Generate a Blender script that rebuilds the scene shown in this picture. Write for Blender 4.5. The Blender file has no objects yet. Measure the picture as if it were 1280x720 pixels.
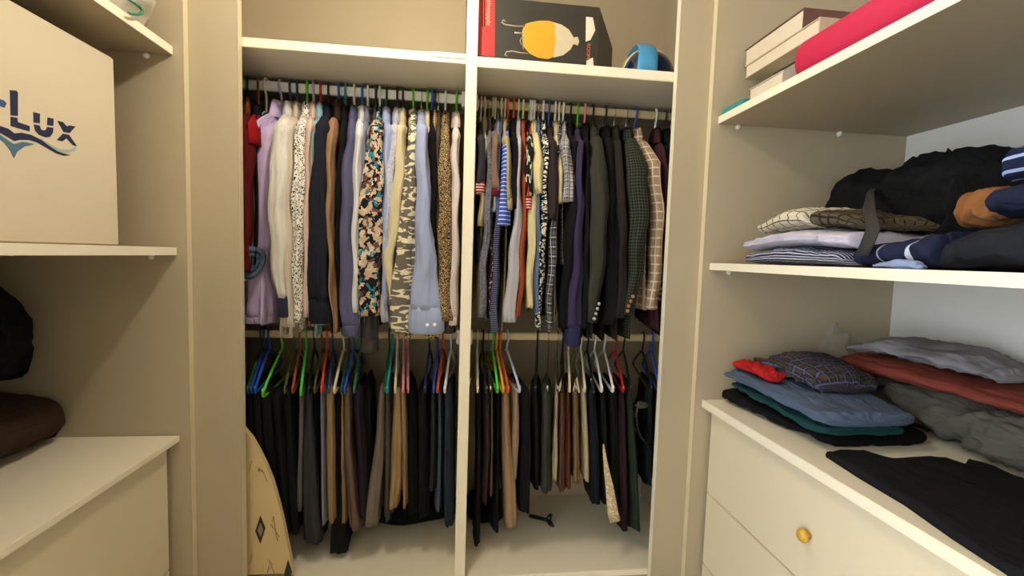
import bpy, bmesh, math, random
from mathutils import Vector, Matrix, noise as mnoise
R = random.Random(7)
scene = bpy.context.scene
COL = scene.collection
EYE = 1.15
# ---------------------------------------------------------------- camera (fitted from the photo's vanishing lines)
F = 569.6
M3 = ((0.9933, -0.0304, -0.1115), (0.0224, 0.9972, -0.0718), (0.1134, 0.0689, 0.9912))
cd = bpy.data.cameras.new('camera'); cam = bpy.data.objects.new('camera', cd); COL.objects.link(cam)
cd.sensor_width = 36; cd.lens = F / 1280 * 36; cd.clip_start = .02
rt = Vector((M3[0][0], M3[0][2], -M3[0][1])).normalized()
fw = Vector((M3[2][0], M3[2][2], -M3[2][1])).normalized()
up = rt.cross(fw).normalized(); rt = fw.cross(up).normalized()
cm = Matrix((rt, up, -fw)).transposed().to_4x4(); cm.translation = Vector((0, 0, EYE))
cam.matrix_world = cm
scene.camera = cam
# ---------------------------------------------------------------- world, lights, exposure
w = bpy.data.worlds.new('world'); scene.world = w; w.use_nodes = True
bg = w.node_tree.nodes['Background']; bg.inputs[0].default_value = (.80, .90, 1, 1); bg.inputs[1].default_value = 8.5
LAMP = (-.20, .98, 2.09)
ld = bpy.data.lights.new('ceiling_bulb', 'POINT'); ld.energy = 20.5; ld.color = (1, .90, .73); ld.shadow_soft_size = .035
lo = bpy.data.objects.new('ceiling_bulb', ld); COL.objects.link(lo); lo.location = LAMP
vs = scene.view_settings
vs.view_transform = 'Standard'; vs.look = 'None'; vs.gamma = 1; vs.use_curve_mapping = False; vs.exposure = .28

# ---------------------------------------------------------------- pixel helpers (a pixel gives a direction; the plane gives the distance)
def ray(u, v):
    a, b = (u - 640) / F, (v - 360) / F
    return rt * a - up * b + fw
def atY(u, v, y): d = ray(u, v); return Vector((0, 0, EYE)) + d * (y / d.y)
def atX(u, v, x): d = ray(u, v); return Vector((0, 0, EYE)) + d * (x / d.x)
def atZ(u, v, z): d = ray(u, v); return Vector((0, 0, EYE)) + d * ((z - EYE) / d.z)

# ---------------------------------------------------------------- materials
def lin(h):
    if not isinstance(h, str): return (*h, 1)
    c = [int(h[i:i + 2], 16) / 255 for i in (0, 2, 4)]
    return tuple(x / 12.92 if x < .04045 else ((x + .055) / 1.055) ** 2.4 for x in c) + (1,)
MATS = {}
class NT:
    def __init__(s, name):
        s.m = bpy.data.materials.new(name); s.m.use_nodes = True; s.t = s.m.node_tree
        s.b = s.t.nodes['Principled BSDF']
    def n(s, ty, **k):
        x = s.t.nodes.new(ty)
        for a, b in k.items(): setattr(x, a, b)
        return x
    def l(s, a, b): s.t.links.new(a, b)
    def math(s, op, a, b=None, c=None):
        x = s.n('ShaderNodeMath', operation=op)
        for i, v in enumerate((a, b, c)):
            if v is None: continue
            if isinstance(v, (int, float)): x.inputs[i].default_value = v
            else: s.l(v, x.inputs[i])
        return x.outputs[0]
    def mix(s, f, a, b):
        x = s.n('ShaderNodeMix', data_type='RGBA')
        for i, v in ((0, f), (6, a), (7, b)):
            if isinstance(v, (int, float)): x.inputs[i].default_value = v
            elif isinstance(v, tuple): x.inputs[i].default_value = v
            else: s.l(v, x.inputs[i])
        return x.outputs[2]
    def noise(s, sc, det=2, vec=None, dist=0):
        x = s.n('ShaderNodeTexNoise'); x.inputs['Scale'].default_value = sc; x.inputs['Detail'].default_value = det
        x.inputs['Distortion'].default_value = dist
        if vec is not None: s.l(vec, x.inputs['Vector'])
        return x.outputs['Fac']
    def bump(s, h, st, d=.002):
        x = s.n('ShaderNodeBump'); x.inputs['Strength'].default_value = st; x.inputs['Distance'].default_value = d
        s.l(h, x.inputs['Height']); s.l(x.outputs[0], s.b.inputs['Normal'])

def plain(name, col, rough=.5, metal=0, trans=0, alpha=1, emit=0, coat=0, var=0, vscale=8, bump=0, bscale=120):
    if name in MATS: return MATS[name]
    t = NT(name); c = lin(col)
    t.b.inputs['Base Color'].default_value = c; t.b.inputs['Roughness'].default_value = rough
    t.b.inputs['Metallic'].default_value = metal; t.b.inputs['Transmission Weight'].default_value = trans
    t.b.inputs['Alpha'].default_value = alpha; t.b.inputs['Coat Weight'].default_value = coat
    if emit:
        t.b.inputs['Emission Color'].default_value = c; t.b.inputs['Emission Strength'].default_value = emit
    co = t.n('ShaderNodeTexCoord').outputs['Object']
    if var:
        d = tuple(x * (1 - var) for x in c[:3]) + (1,)
        t.l(t.mix(t.noise(vscale, 4, co), d, c), t.b.inputs['Base Color'])
    if bump: t.bump(t.noise(bscale, 3, co), bump)
    MATS[name] = t.m; return t.m

def fabric(name, kind='solid', c1='888888', c2='ffffff', c3='000000', s1=40., s2=40., duty=.5, rough=.92):
    """cloth: colour, weave relief and a printed or woven pattern on UVs measured in metres"""
    key = 'fabric_' + name
    if key in MATS: return MATS[key]
    t = NT(key); a, b, c = lin(c1), lin(c2), lin(c3)
    uv = t.n('ShaderNodeUVMap').outputs[0]
    sp = t.n('ShaderNodeSeparateXYZ'); t.l(uv, sp.inputs[0]); U, V = sp.outputs[0], sp.outputs[1]
    def band(x, s, d, off=0.): return t.math('LESS_THAN', t.math('FRACT', t.math('MULTIPLY_ADD', x, s, off)), d)
    def ramp(fac, cols, mode='CONSTANT'):
        r = t.n('ShaderNodeValToRGB'); r.color_ramp.interpolation = mode
        e = r.color_ramp.elements
        for i, (p, q) in enumerate(cols):
            if i < 2: e[i].position = p; e[i].color = q
            else: k = e.new(p); k.color = q
        t.l(fac, r.inputs[0]); return r.outputs[0]
    if kind == 'solid': out = None; base = a
    elif kind == 'vstripe': base = t.mix(band(U, s1, duty), a, b)
    elif kind == 'hstripe': base = t.mix(band(V, s1, duty), a, b)
    elif kind == 'plaid':
        k = t.math('MULTIPLY', t.math('ADD', band(U, s1, duty), band(V, s1, duty)), .5)
        base = t.mix(k, a, b); base = t.mix(t.math('MULTIPLY', t.math('MAXIMUM', band(U, s1, .12, .3), band(V, s1, .12, .3)), .8), base, c)
    elif kind == 'window':
        k = t.math('MAXIMUM', band(U, s1, duty), band(V, s2, duty)); base = t.mix(k, a, b)
    elif kind in ('dots', 'floral', 'leopard', 'paisley', 'brush', 'grass', 'zebra'):
        mp = t.n('ShaderNodeMapping'); t.l(uv, mp.inputs[0])
        if kind == 'brush': mp.inputs['Scale'].default_value = (.38, 1, 1)
        if kind == 'grass': mp.inputs['Scale'].default_value = (1, .3, 1); mp.inputs['Rotation'].default_value = (0, 0, .5)
        if kind == 'zebra': mp.inputs['Scale'].default_value = (.4, 1, 1)
        vec = mp.outputs[0]
        if kind == 'dots':
            vo = t.n('ShaderNodeTexVoronoi'); vo.inputs['Scale'].default_value = s1; t.l(vec, vo.inputs['Vector'])
            base = t.mix(t.math('LESS_THAN', vo.outputs['Distance'], duty), a, b)
        elif kind == 'floral':
            nz = t.n('ShaderNodeTexNoise'); nz.inputs['Scale'].default_value = s1 * .8; t.l(vec, nz.inputs['Vector'])
            ad = t.n('ShaderNodeMixRGB'); ad.inputs[0].default_value = .035; t.l(vec, ad.inputs[1]); t.l(nz.outputs['Color'], ad.inputs[2])
            vo = t.n('ShaderNodeTexVoronoi'); vo.inputs['Scale'].default_value = s1; t.l(ad.outputs[0], vo.inputs['Vector'])
            s = t.n('ShaderNodeSeparateColor'); t.l(vo.outputs['Color'], s.inputs[0])
            base = ramp(s.outputs[0], [(0, a), (.35, b), (.62, lin('d8c4ae')), (.78, c), (.88, lin('6b4a44'))])
        elif kind == 'leopard':
            vo = t.n('ShaderNodeTexVoronoi', feature='DISTANCE_TO_EDGE'); vo.inputs['Scale'].default_value = s1; t.l(vec, vo.inputs['Vector'])
            n = t.noise(s1 * 2, 3, vec)
            base = ramp(t.math('ADD', vo.outputs['Distance'], t.math('MULTIPLY', n, .35)), [(0, a), (.27, b), (.42, c)])
        elif kind == 'paisley': base = ramp(t.noise(s1, 4, vec, 1.), [(0, a), (.46, b), (.56, c), (.6, a)])
        else: base = ramp(t.noise(s1, 1.5, vec, .6), [(0, a), (duty, b)])
    var = t.noise(14, 3, uv)
    if kind == 'solid':
        d = tuple(x * .82 for x in a[:3]) + (1,); base = t.mix(var, d, a)
    t.l(base, t.b.inputs['Base Color']) if not isinstance(base, tuple) else None
    t.b.inputs['Roughness'].default_value = rough; t.b.inputs['Specular IOR Level'].default_value = .15
    fm = t.n('ShaderNodeMapping'); t.l(uv, fm.inputs[0]); fm.inputs['Scale'].default_value = (1, .22, 1)
    fold = t.noise(42, 3, fm.outputs[0], .8)
    h = t.math('ADD', t.math('MULTIPLY', t.noise(700, 2, uv), .35), t.math('MULTIPLY', fold, 2.2))
    t.bump(h, .55, .007)
    MATS[key] = t.m; return t.m

# ---------------------------------------------------------------- object helpers
def link(name, me, mat, parent=None, loc=(0, 0, 0)):
    o = bpy.data.objects.new(name, me); COL.objects.link(o)
    if mat is not None:
        if not me.materials: me.materials.append(mat)
        elif me.materials[0] is not mat:
            o.material_slots[0].link = 'OBJECT'; o.material_slots[0].material = mat
    o.parent = parent; o.location = loc
    return o
def tag(o, label, cat, group=None, kind=None):
    o['label'] = label; o['category'] = cat
    if group: o['group'] = group
    if kind: o['kind'] = kind
    return o
def thing(name, label, cat, loc=(0, 0, 0), group=None):
    o = bpy.data.objects.new(name, None); COL.objects.link(o); o.location = loc
    o.empty_display_size = .05
    return tag(o, label, cat, group)
def bevel_box_mesh(x0, x1, y0, y1, z0, z1, bev=.0015):
    bm = bmesh.new(); bmesh.ops.create_cube(bm, size=1)
    for v in bm.verts:
        v.co = Vector(((x0 + x1) / 2 + v.co.x * (x1 - x0), (y0 + y1) / 2 + v.co.y * (y1 - y0), (z0 + z1) / 2 + v.co.z * (z1 - z0)))
    if bev: bmesh.ops.bevel(bm, geom=bm.edges[:], offset=bev, segments=2, affect='EDGES')
    me = bpy.data.meshes.new('box'); bm.to_mesh(me); bm.free(); return me
def box(name, x0, x1, y0, y1, z0, z1, mat, parent=None, bev=.0015):
    o = None
    pl = parent.matrix_basis.translation if parent else Vector((0, 0, 0))
    if parent and parent.parent: pl = pl + parent.parent.matrix_basis.translation
    me = bevel_box_mesh(x0 - pl.x, x1 - pl.x, y0 - pl.y, y1 - pl.y, z0 - pl.z, z1 - pl.z, bev)
    return link(name, me, mat, parent)
def struct(o): o['kind'] = 'structure'; return o
def loft(rings, cap=True, uvs=None, closed=True, smooth=True, org=None):
    """rings: list of equal-length lists of Vectors; uv in metres along girth and length"""
    n = len(rings[0]); vs_, fs, uvl = [], [], []
    org = org or Vector((0, 0, 0))
    for r in rings: vs_ += [tuple(p - org) for p in r]
    gl = [0.]
    mid = rings[len(rings) // 2]
    for j in range(n): gl.append(gl[-1] + (mid[(j + 1) % n] - mid[j]).length)
    ll = [0.]
    for i in range(1, len(rings)):
        c0 = sum(rings[i - 1], Vector()) / n; c1 = sum(rings[i], Vector()) / n; ll.append(ll[-1] + (c1 - c0).length)
    m = n if closed else n - 1
    for i in range(len(rings) - 1):
        for j in range(m):
            k = (j + 1) % n
            fs.append((i * n + j, i * n + k, (i + 1) * n + k, (i + 1) * n + j))
            uvl.append(((gl[j], -ll[i]), (gl[j + 1], -ll[i]), (gl[j + 1], -ll[i + 1]), (gl[j], -ll[i + 1])))
    if cap:
        for i, rev in ((0, True), (len(rings) - 1, False)):
            f = [i * n + j for j in range(n)]
            if rev: f.reverse()
            fs.append(tuple(f)); uvl.append(tuple((gl[a % n], -ll[i] + (vs_[a][1]) * .5) for a in f))
    me = bpy.data.meshes.new('cloth'); me.from_pydata(vs_, [], fs)
    uvm = me.uv_layers.new(name='UVMap'); q = 0
    for f in uvl:
        for c in f: uvm.data[q].uv = c; q += 1
    if smooth: me.polygons.foreach_set('use_smooth', [True] * len(fs))
    bm = bmesh.new(); bm.from_mesh(me); bmesh.ops.recalc_face_normals(bm, faces=bm.faces[:]); bm.to_mesh(me); bm.free()
    return me
def interp(tab, x):
    if x <= tab[0][0]: return tab[0][1]
    for (a, b), (c, d) in zip(tab, tab[1:]):
        if x <= c: s = (x - a) / (c - a) if c > a else 0; s = s * s * (3 - 2 * s); return b + (d - b) * s
    return tab[-1][1]
def lerpt(tab, x):
    if x <= tab[0][0]: return tab[0][1]
    for (a, b), (c, d) in zip(tab, tab[1:]):
        if x <= c: return b + (d - b) * ((x - a) / (c - a) if c > a else 0)
    return tab[-1][1]
def tube_mesh(path, r, seg=8, org=None, closed=False):
    org = org or Vector((0, 0, 0)); rings = []; n = len(path); prev = None
    for i, p in enumerate(path):
        a = path[(i - 1) % n] if (closed or i) else p; b = path[(i + 1) % n] if (closed or i < n - 1) else p
        t = (b - a).normalized()
        ref = prev if prev is not None else (Vector((1, 0, 0)) if abs(t.x) < .8 else Vector((0, 1, 0)))
        s = (ref - t * ref.dot(t)).normalized(); q = t.cross(s); prev = s
        rr = r[i] if isinstance(r, (list, tuple)) else r
        rings.append([p + s * math.cos(2 * math.pi * k / seg) * rr + q * math.sin(2 * math.pi * k / seg) * rr for k in range(seg)])
    if closed: rings.append(rings[0])
    return loft(rings, cap=not closed, org=org)
def poly_slab(pts, nrm, th, org=None):
    """flat polygon (3-D points) given a thickness along nrm: prints, flaps, panels"""
    org = org or Vector((0, 0, 0)); nrm = Vector(nrm); n = len(pts)
    vs_ = [tuple(p - org) for p in pts] + [tuple(p + nrm * th - org) for p in pts]
    fs = [tuple(range(n)), tuple(range(2 * n - 1, n - 1, -1))] + [(i, (i + 1) % n, n + (i + 1) % n, n + i) for i in range(n)]
    me = bpy.data.meshes.new('slab'); me.from_pydata(vs_, [], fs)
    bm = bmesh.new(); bm.from_mesh(me); bmesh.ops.recalc_face_normals(bm, faces=bm.faces[:]); bm.to_mesh(me); bm.free()
    return me
def sell(th, n):
    c, s = math.cos(th), math.sin(th)
    return math.copysign(abs(c) ** (2 / n), c), math.copysign(abs(s) ** (2 / n), s)

# ================================================================ materials of the place
WHITE = plain('tan_melamine', 'b3a58b', .5, var=.06, vscale=3, bump=.04, bscale=400)
DRAW = plain('cream_drawer_front', 'dccfb2', .4, var=.05, vscale=3)
EDGE = plain('cream_edge_band', 'eee5ce', .4, var=.05, vscale=6)
WALL = plain('cream_wall_paint', 'e2d8c4', .8, var=.05, vscale=2, bump=.06, bscale=150)
FLOORM = plain('beige_floor', 'b9a888', .5, var=.25, vscale=5)
BAND = plain('dull_edge_band', 'd6c8a6', .45, var=.05, vscale=6)
RODW = plain('white_rod', 'f2f2f2', .3)
RODB = plain('beige_rod', 'd0bb92', .45, var=.1, vscale=20)
PINM = plain('white_shelf_pin', 'eeeeea', .3)
# ================================================================ room shell
YB = 2.03
struct(box('floor', -1.56, 1.56, -.95, YB + .06, -.04, 0, FLOORM, bev=0))
struct(box('ceiling', -1.56, 1.56, -.95, YB + .06, 2.42, 2.46, WALL, bev=0))
struct(box('wall_back', -1.56, 1.56, YB, YB + .06, 0, 2.42, WALL, bev=0))
struct(box('wall_left', -1.58, -1.52, .36, YB, 0, 2.42, WALL, bev=0))        # a doorway in the left wall, beside the camera, lets daylight in
struct(box('wall_left', -1.58, -1.52, -.95, -.80, 0, 2.42, WALL, bev=0))
struct(box('wall_left', -1.58, -1.52, -.80, .36, 2.08, 2.42, WALL, bev=0))
struct(box('wall_right', 1.52, 1.58, -.95, YB, 0, 2.42, WALL, bev=0))
struct(box('wall_front', -1.52, 1.52, -.95, -.89, 0, 2.42, WALL, bev=0))
cl = thing('ceiling_light', 'white ceiling light with short stem over the aisle', 'ceiling light', (LAMP[0], LAMP[1], 2.42))
me = loft([[Vector((.13 * math.cos(a * math.pi / 12), .13 * math.sin(a * math.pi / 12), z)) for a in range(24)] for z in (0, -.025)])
link('base', me, plain('lamp_base', 'dddddd', .4), cl)
link('stem', tube_mesh([Vector((0, 0, -.02)), Vector((0, 0, -.12))], .012, 10), plain('lamp_base', 'dddddd', .4), cl)

# ================================================================ built-in wardrobe on the back wall
D1, D2 = 1.42, 1.47           # end panels of the side units; front of the wardrobe
ZF = EYE - 1.086              # top of the wardrobe bottom board
XL, XR = -.862, .862
wd = thing('wardrobe', 'cream open wardrobe with two hanging bays on the back wall', 'wardrobe', (0, D2, 0))
box('side_panel', XL - .02, XL, D2, 2.0, 0, 2.41, WHITE, wd)
box('side_panel', XR, XR + .02, D2, 2.0, 0, 2.41, WHITE, wd)
box('divider', .003, .038, D2, 1.98, 0, 2.41, EDGE, wd)
box('back_panel', XL, .0, 1.98, 2.0, .0, 2.41, WHITE, wd, bev=0)
box('back_panel', .04, XR, 1.98, 2.0, .0, 2.41, WHITE, wd, bev=0)
ZS = EYE + .6215
sh = box('shelf', XL, .003, D2 + .002, 1.98, ZS - .028, ZS, EDGE, wd)
box('edge_band', -.105, .003, D2 - .0005, D2 + .0018, ZS - .014, ZS + .001, EDGE, sh, bev=0)
box('shelf', .038, XR, D2 + .002, 1.98, ZS - .034, ZS - .002, EDGE, wd)
for a, b in ((XL, .003), (.038, XR)):
    box('bottom_board', a, b, D2 + .002, 1.98, ZF - .022, ZF, EDGE, wd)
    box('plinth', a, b, D2 + .03, D2 + .048, 0, ZF - .022, WHITE, wd)
YR = 1.70
ZU = {0: EYE + .329 * YR, 1: EYE + .323 * YR}; ZL = EYE - .177 * YR
def rod(x0, x1, z, mat, h=.017, d=.009):
    rings = [[Vector((x, YR + sell(a * math.pi / 8, 3)[0] * d, z + sell(a * math.pi / 8, 3)[1] * h)) for a in range(16)] for x in (x0, x1)]
    o = link('hanging_rod', loft(rings, org=Vector((0, D2, 0)), smooth=False), mat, wd)
    for x, s in ((x0, 1), (x1, -1)):
        box('rod_bracket', min(x, x + s * .012), max(x, x + s * .012), YR - .02, YR + .02, z - .03, z + .024, RODW, o)
rod(XL, .003, ZU[0], RODW); rod(.038, XR, ZU[1], RODB, .015)
rod(XL, .003, ZL, RODB, .015); rod(.038, XR, ZL, RODB, .015)
# filler strips closing the corners
fl = box('filler_panel', -.885, -.449 * 1.455, 1.4432, 1.4665, 0, 2.41, WHITE); tag(fl, 'tan filler panel between the left shelves and the wardrobe', 'panel')
fr = box('filler_panel', .467 * 1.455, .885, 1.4432, 1.4665, 0, 2.41, WHITE); tag(fr, 'narrow cream filler panel between the wardrobe and the right shelves', 'panel')

box('edge_band', -.449 * 1.455 - .0004, -.449 * 1.455 + .001, 1.4436, 1.4661, .001, 2.409, BAND, fl, bev=0)  # left edge duller than the right: weaker light here is put into the colour
box('edge_band', .467 * 1.455 - .001, .467 * 1.455 + .0004, 1.4436, 1.4661, .001, 2.409, EDGE, fr, bev=0)  # brighter band tone stands in for stronger light on this edge
# ================================================================ side shelving units
XF, XBK = .815, 1.494
def side_unit(s, label, z_mid, z_top, edge, yn):
    X = lambda a, b: (min(s * a, s * b), max(s * a, s * b))
    u = thing('shelving_unit', label, 'shelving unit', (s * 1.1, .6, 0))
    ep = box('end_panel', *X(edge, 1.51), D1, D1 + .0225, 0, 2.41, WHITE, u)
    box('edge_band', *X(edge - .001, edge + .0004), D1 + .0004, D1 + .0222, .001, 2.409, BAND, ep, bev=0)
    box('end_panel', *X(edge, 1.51), yn - .022, yn, 0, 2.41, WHITE, u)
    box('back_panel', *X(XBK, 1.51), yn, D1 - .0005, .0, 2.41, plain('white_back_panel', 'e9e7e2', .5, var=.04), u, bev=0)
    for zt in (z_mid, z_top):
        sh = box('shelf', *X(XF, XBK - .001), yn + .002, D1 - .002, zt - .023, zt, WHITE, u)
        box('edge_band', *X(XF - .0012, XF + .0002), yn + .002, D1 - .002, zt - .0228, zt - .0002, EDGE, sh, bev=0)
        for x in (.88, 1.24):
            me = tube_mesh([Vector((0, 0, 0)), Vector((0, -.008, 0)), Vector((0, -.012, 0))], [.008, .008, .004], 10)
            link('shelf_pin', me, PINM, sh, (s * x - s * 1.1, D1 - .0005 - .6, zt - .030))
    return u
side_unit(1, 'cream shelving unit with end panel on the right of the wardrobe', 1.149, 1.619, .791, -.318)
side_unit(-1, 'tan shelving unit with end panel on the left of the wardrobe', 1.147, 1.707, .787, .42)
def chest(s, label, ztop, th, xf, ys, gaps, knobs, yn):
    X = lambda a, b: (min(s * a, s * b), max(s * a, s * b))
    wt = box('worktop', *X(XF, XBK - .001), yn + .002, D1 - .002, ztop - th, ztop, EDGE)
    tag(wt, label[1], 'worktop')
    c = thing('drawer_chest', label[0], 'drawer chest', (s * 1.1, .6, 0))
    box('body', *X(xf + .02, XBK - .002), yn + .004, D1 - .004, 0, ztop - th, WHITE, c, bev=0)
    zz = [ztop - th - .004] + gaps + [.05]
    cols = [(yn + .006, ys[0]), (ys[0] + .004, ys[1])]
    for (y0, y1) in cols:
        for i in range(len(zz) - 1):
            d = box('drawer', *X(xf, xf + .018), y0, y1, zz[i + 1] + .003, zz[i], DRAW, c, .002)
            if knobs:
                ky = knobs if y1 > 1 else y0 + (y1 - y0) / 2; kz = (zz[i] + zz[i + 1]) / 2
                if i == 0 and y1 > 1: kz = .506
                prof = [(0, .006), (.008, .006), (.011, .010), (.016, .0155), (.022, .0165), (.027, .012), (.029, .003)]
                rings = [[Vector((-s * p, math.cos(a * math.pi / 8) * r, math.sin(a * math.pi / 8) * r)) for a in range(16)] for p, r in prof]
                link('knob', loft(rings), plain('yellow_wood_knob', 'd9a93c', .35, var=.25, vscale=60), d, (s * xf - s * 1.1, ky - .6, kz))
chest(1, ('cream drawer chest with round yellow knobs under the right shelves', 'cream worktop strewn with folded clothes'), .691, .026, .846, [.18, D1 - .012], [.373, .124], .96, -.318)
chest(-1, ('plain cream drawer chest under the left shelves', 'bare cream worktop carrying the brown cushion'), .591, .018, .838, [.9, D1 - .025], [.19], None, .42)

# ================================================================ hangers
PL = {}
def plastic(c, rough=.35):
    if c not in PL: PL[c] = plain('hanger_plastic_' + c, c, rough)
    return PL[c]
def arc(cx, cz, r, a0, a1, n): return [Vector((0, cx + r * math.cos(math.radians(a0 + (a1 - a0) * i / n)), cz + r * math.sin(math.radians(a0 + (a1 - a0) * i / n)))) for i in range(n + 1)]
# local frame: origin on top of the rod, hanger lies in the y-z plane
def hook_path():
    return [Vector((0, .017, -.026))] + arc(0, -.016, .021, -10, 190, 10) + [Vector((0, -.016, -.032)), Vector((0, -.004, -.045)), Vector((0, 0, -.056)), Vector((0, 0, -.075))]
HOOK = tube_mesh(hook_path(), .0036, 8); HOOK_THIN = tube_mesh(hook_path(), .0017, 6)
LONG = hook_path()[:-1] + [Vector((0, 0, -.075)), Vector((0, 0, -.112))]
HOOK_L = tube_mesh(LONG, .0040, 8); HOOK_THIN_L = tube_mesh(LONG, .0019, 6)
def frame_path(h):
    L = [Vector((0, 0, -.072)), Vector((0, -.03, -.080)), Vector((0, -.10, -.108)), Vector((0, -.17, -.142)), Vector((0, -.196, -.158))] + arc(-.196, -.166, .008, 100, 265, 5) + [Vector((0, -.18, -.176))]
    Rr = [Vector((0, -p.y, p.z)) for p in reversed(L)]
    return L + Rr
FRAME = tube_mesh(frame_path(0), .0046, 8, closed=True); FRAME_THIN = tube_mesh(frame_path(0), .0022, 6, closed=True)
NOTCH = tube_mesh([Vector((0, -.196, -.160)), Vector((0, -.205, -.168)), Vector((0, -.207, -.155)), Vector((0, -.203, -.148))], [.004, .0045, .004, .002], 8)
CLIP = bevel_box_mesh(-.003, .003, -.168, -.148, -.190, -.140, .0015)
def words(t, n=10):
    a = t.split()[:n]
    while a[-1] in ('the', 'and', 'with', 'beside', 'between', 'of', 'a', 'in', 'next', 'to', 'below', 'its', 'on', 'hanging', 'behind', 'at', 'from', 'right', 'left', 'end', 'showing', 'as', 'cream', 'light'): a.pop()
    return ' '.join(a)
def hanger(u, v, zr, color, what, ang=0., wire=False, group=None, notch=False, drop=1., long=False):
    p = atY(u, v, YR)
    cname = CN.get(color, 'plastic')
    o = thing('clothes_hanger', f'{cname} {"wire" if wire else "plastic"} hanger {what}', 'hanger', (p.x, YR, zr + (.0196 if zr == ZU[0] else .0176)), group)
    o.rotation_euler = (0, 0, ang)
    m = plain('steel_wire', 'b9b9b4', .25, metal=1) if wire else plastic(color)
    a = link('hook', (HOOK_THIN_L if wire else HOOK_L) if long else (HOOK_THIN if wire else HOOK), m, o); b = link('frame', FRAME_THIN if wire else FRAME, m, o)
    b.scale = (1, .8 if long else 1, drop)
    if long: b.location.z = -.036
    if notch: link('notch', NOTCH, m, b)
    if notch and color == CRM and u > 590:
        for sx in (-1, 1): link('clip', CLIP, m, b, (sx * .006, 0, 0)).rotation_euler = (0, sx * .22, 0)
    return o
CN = {'5fc41f': 'lime green', '9a4a34': 'terracotta', 'e6e6e6': 'white', '17171a': 'black', 'b3a6c4': 'lilac', '22325e': 'navy blue', 'c0242a': 'red', '1d8f9a': 'teal', '2a52b8': 'royal blue', '1f4d38': 'dark green', '55d24a': 'bright green', 'd8cfae': 'cream', 'd4502a': 'orange', '4c4a2c': 'olive', 'd98f9c': 'pink', 'e2a92a': 'yellow', 'b9c4e4': 'pale blue', 'aaaaaa': 'grey', '2f6b4a': 'forest green', '1f3f8a': 'cobalt blue', '2b3c78': 'indigo', 'c47a8a': 'rose pink'}
GREEN, TERRA, WHT, BLK, LIL, NAVY, RED, TEAL, BLUE, DKG, BRG, CRM, ORG, OLV, PNK, YEL, PBL, GRY = '5fc41f 9a4a34 e6e6e6 17171a b3a6c4 22325e c0242a 1d8f9a 2a52b8 1f4d38 55d24a d8cfae d4502a 4c4a2c d98f9c e2a92a b9c4e4 aaaaaa'.split()

# ================================================================ hanging tops
BTN = loft([[Vector((math.cos(a * math.pi / 5) * r, d, math.sin(a * math.pi / 5) * r)) for a in range(10)] for d, r in ((.002, .0052), (-.001, .006), (-.0025, .0045), (-.0018, .003))])
def ring(c, rx, ry, rng, amp=.06, n=18, k=(3, 5), ph=(0, 0), sq=2.2, tan=0., wr=.004):
    out = []
    for i in range(n):
        th = 2 * math.pi * i / n
        cx, sy = sell(th, sq)
        f = 1 + amp * math.sin(k[0] * th + ph[0]) + amp * .6 * math.sin(k[1] * th + ph[1])
        y = ry * sy * f
        nz = mnoise.noise(Vector((c.x * 31 + cx * rx * 34, c.y * 7 + y * 34, c.z * 2.4))) + .5 * mnoise.noise(Vector((c.x * 17 + cx * rx * 40, y * 40, c.z * 6 + 9)))
        f2 = -wr * 2.6 * abs(nz) if wr > .003 else wr * nz
        out.append(Vector((c.x + rx * cx * f + y * tan + f2 * cx, c.y + y + f2 * sy, c.z)))
    return out
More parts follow.
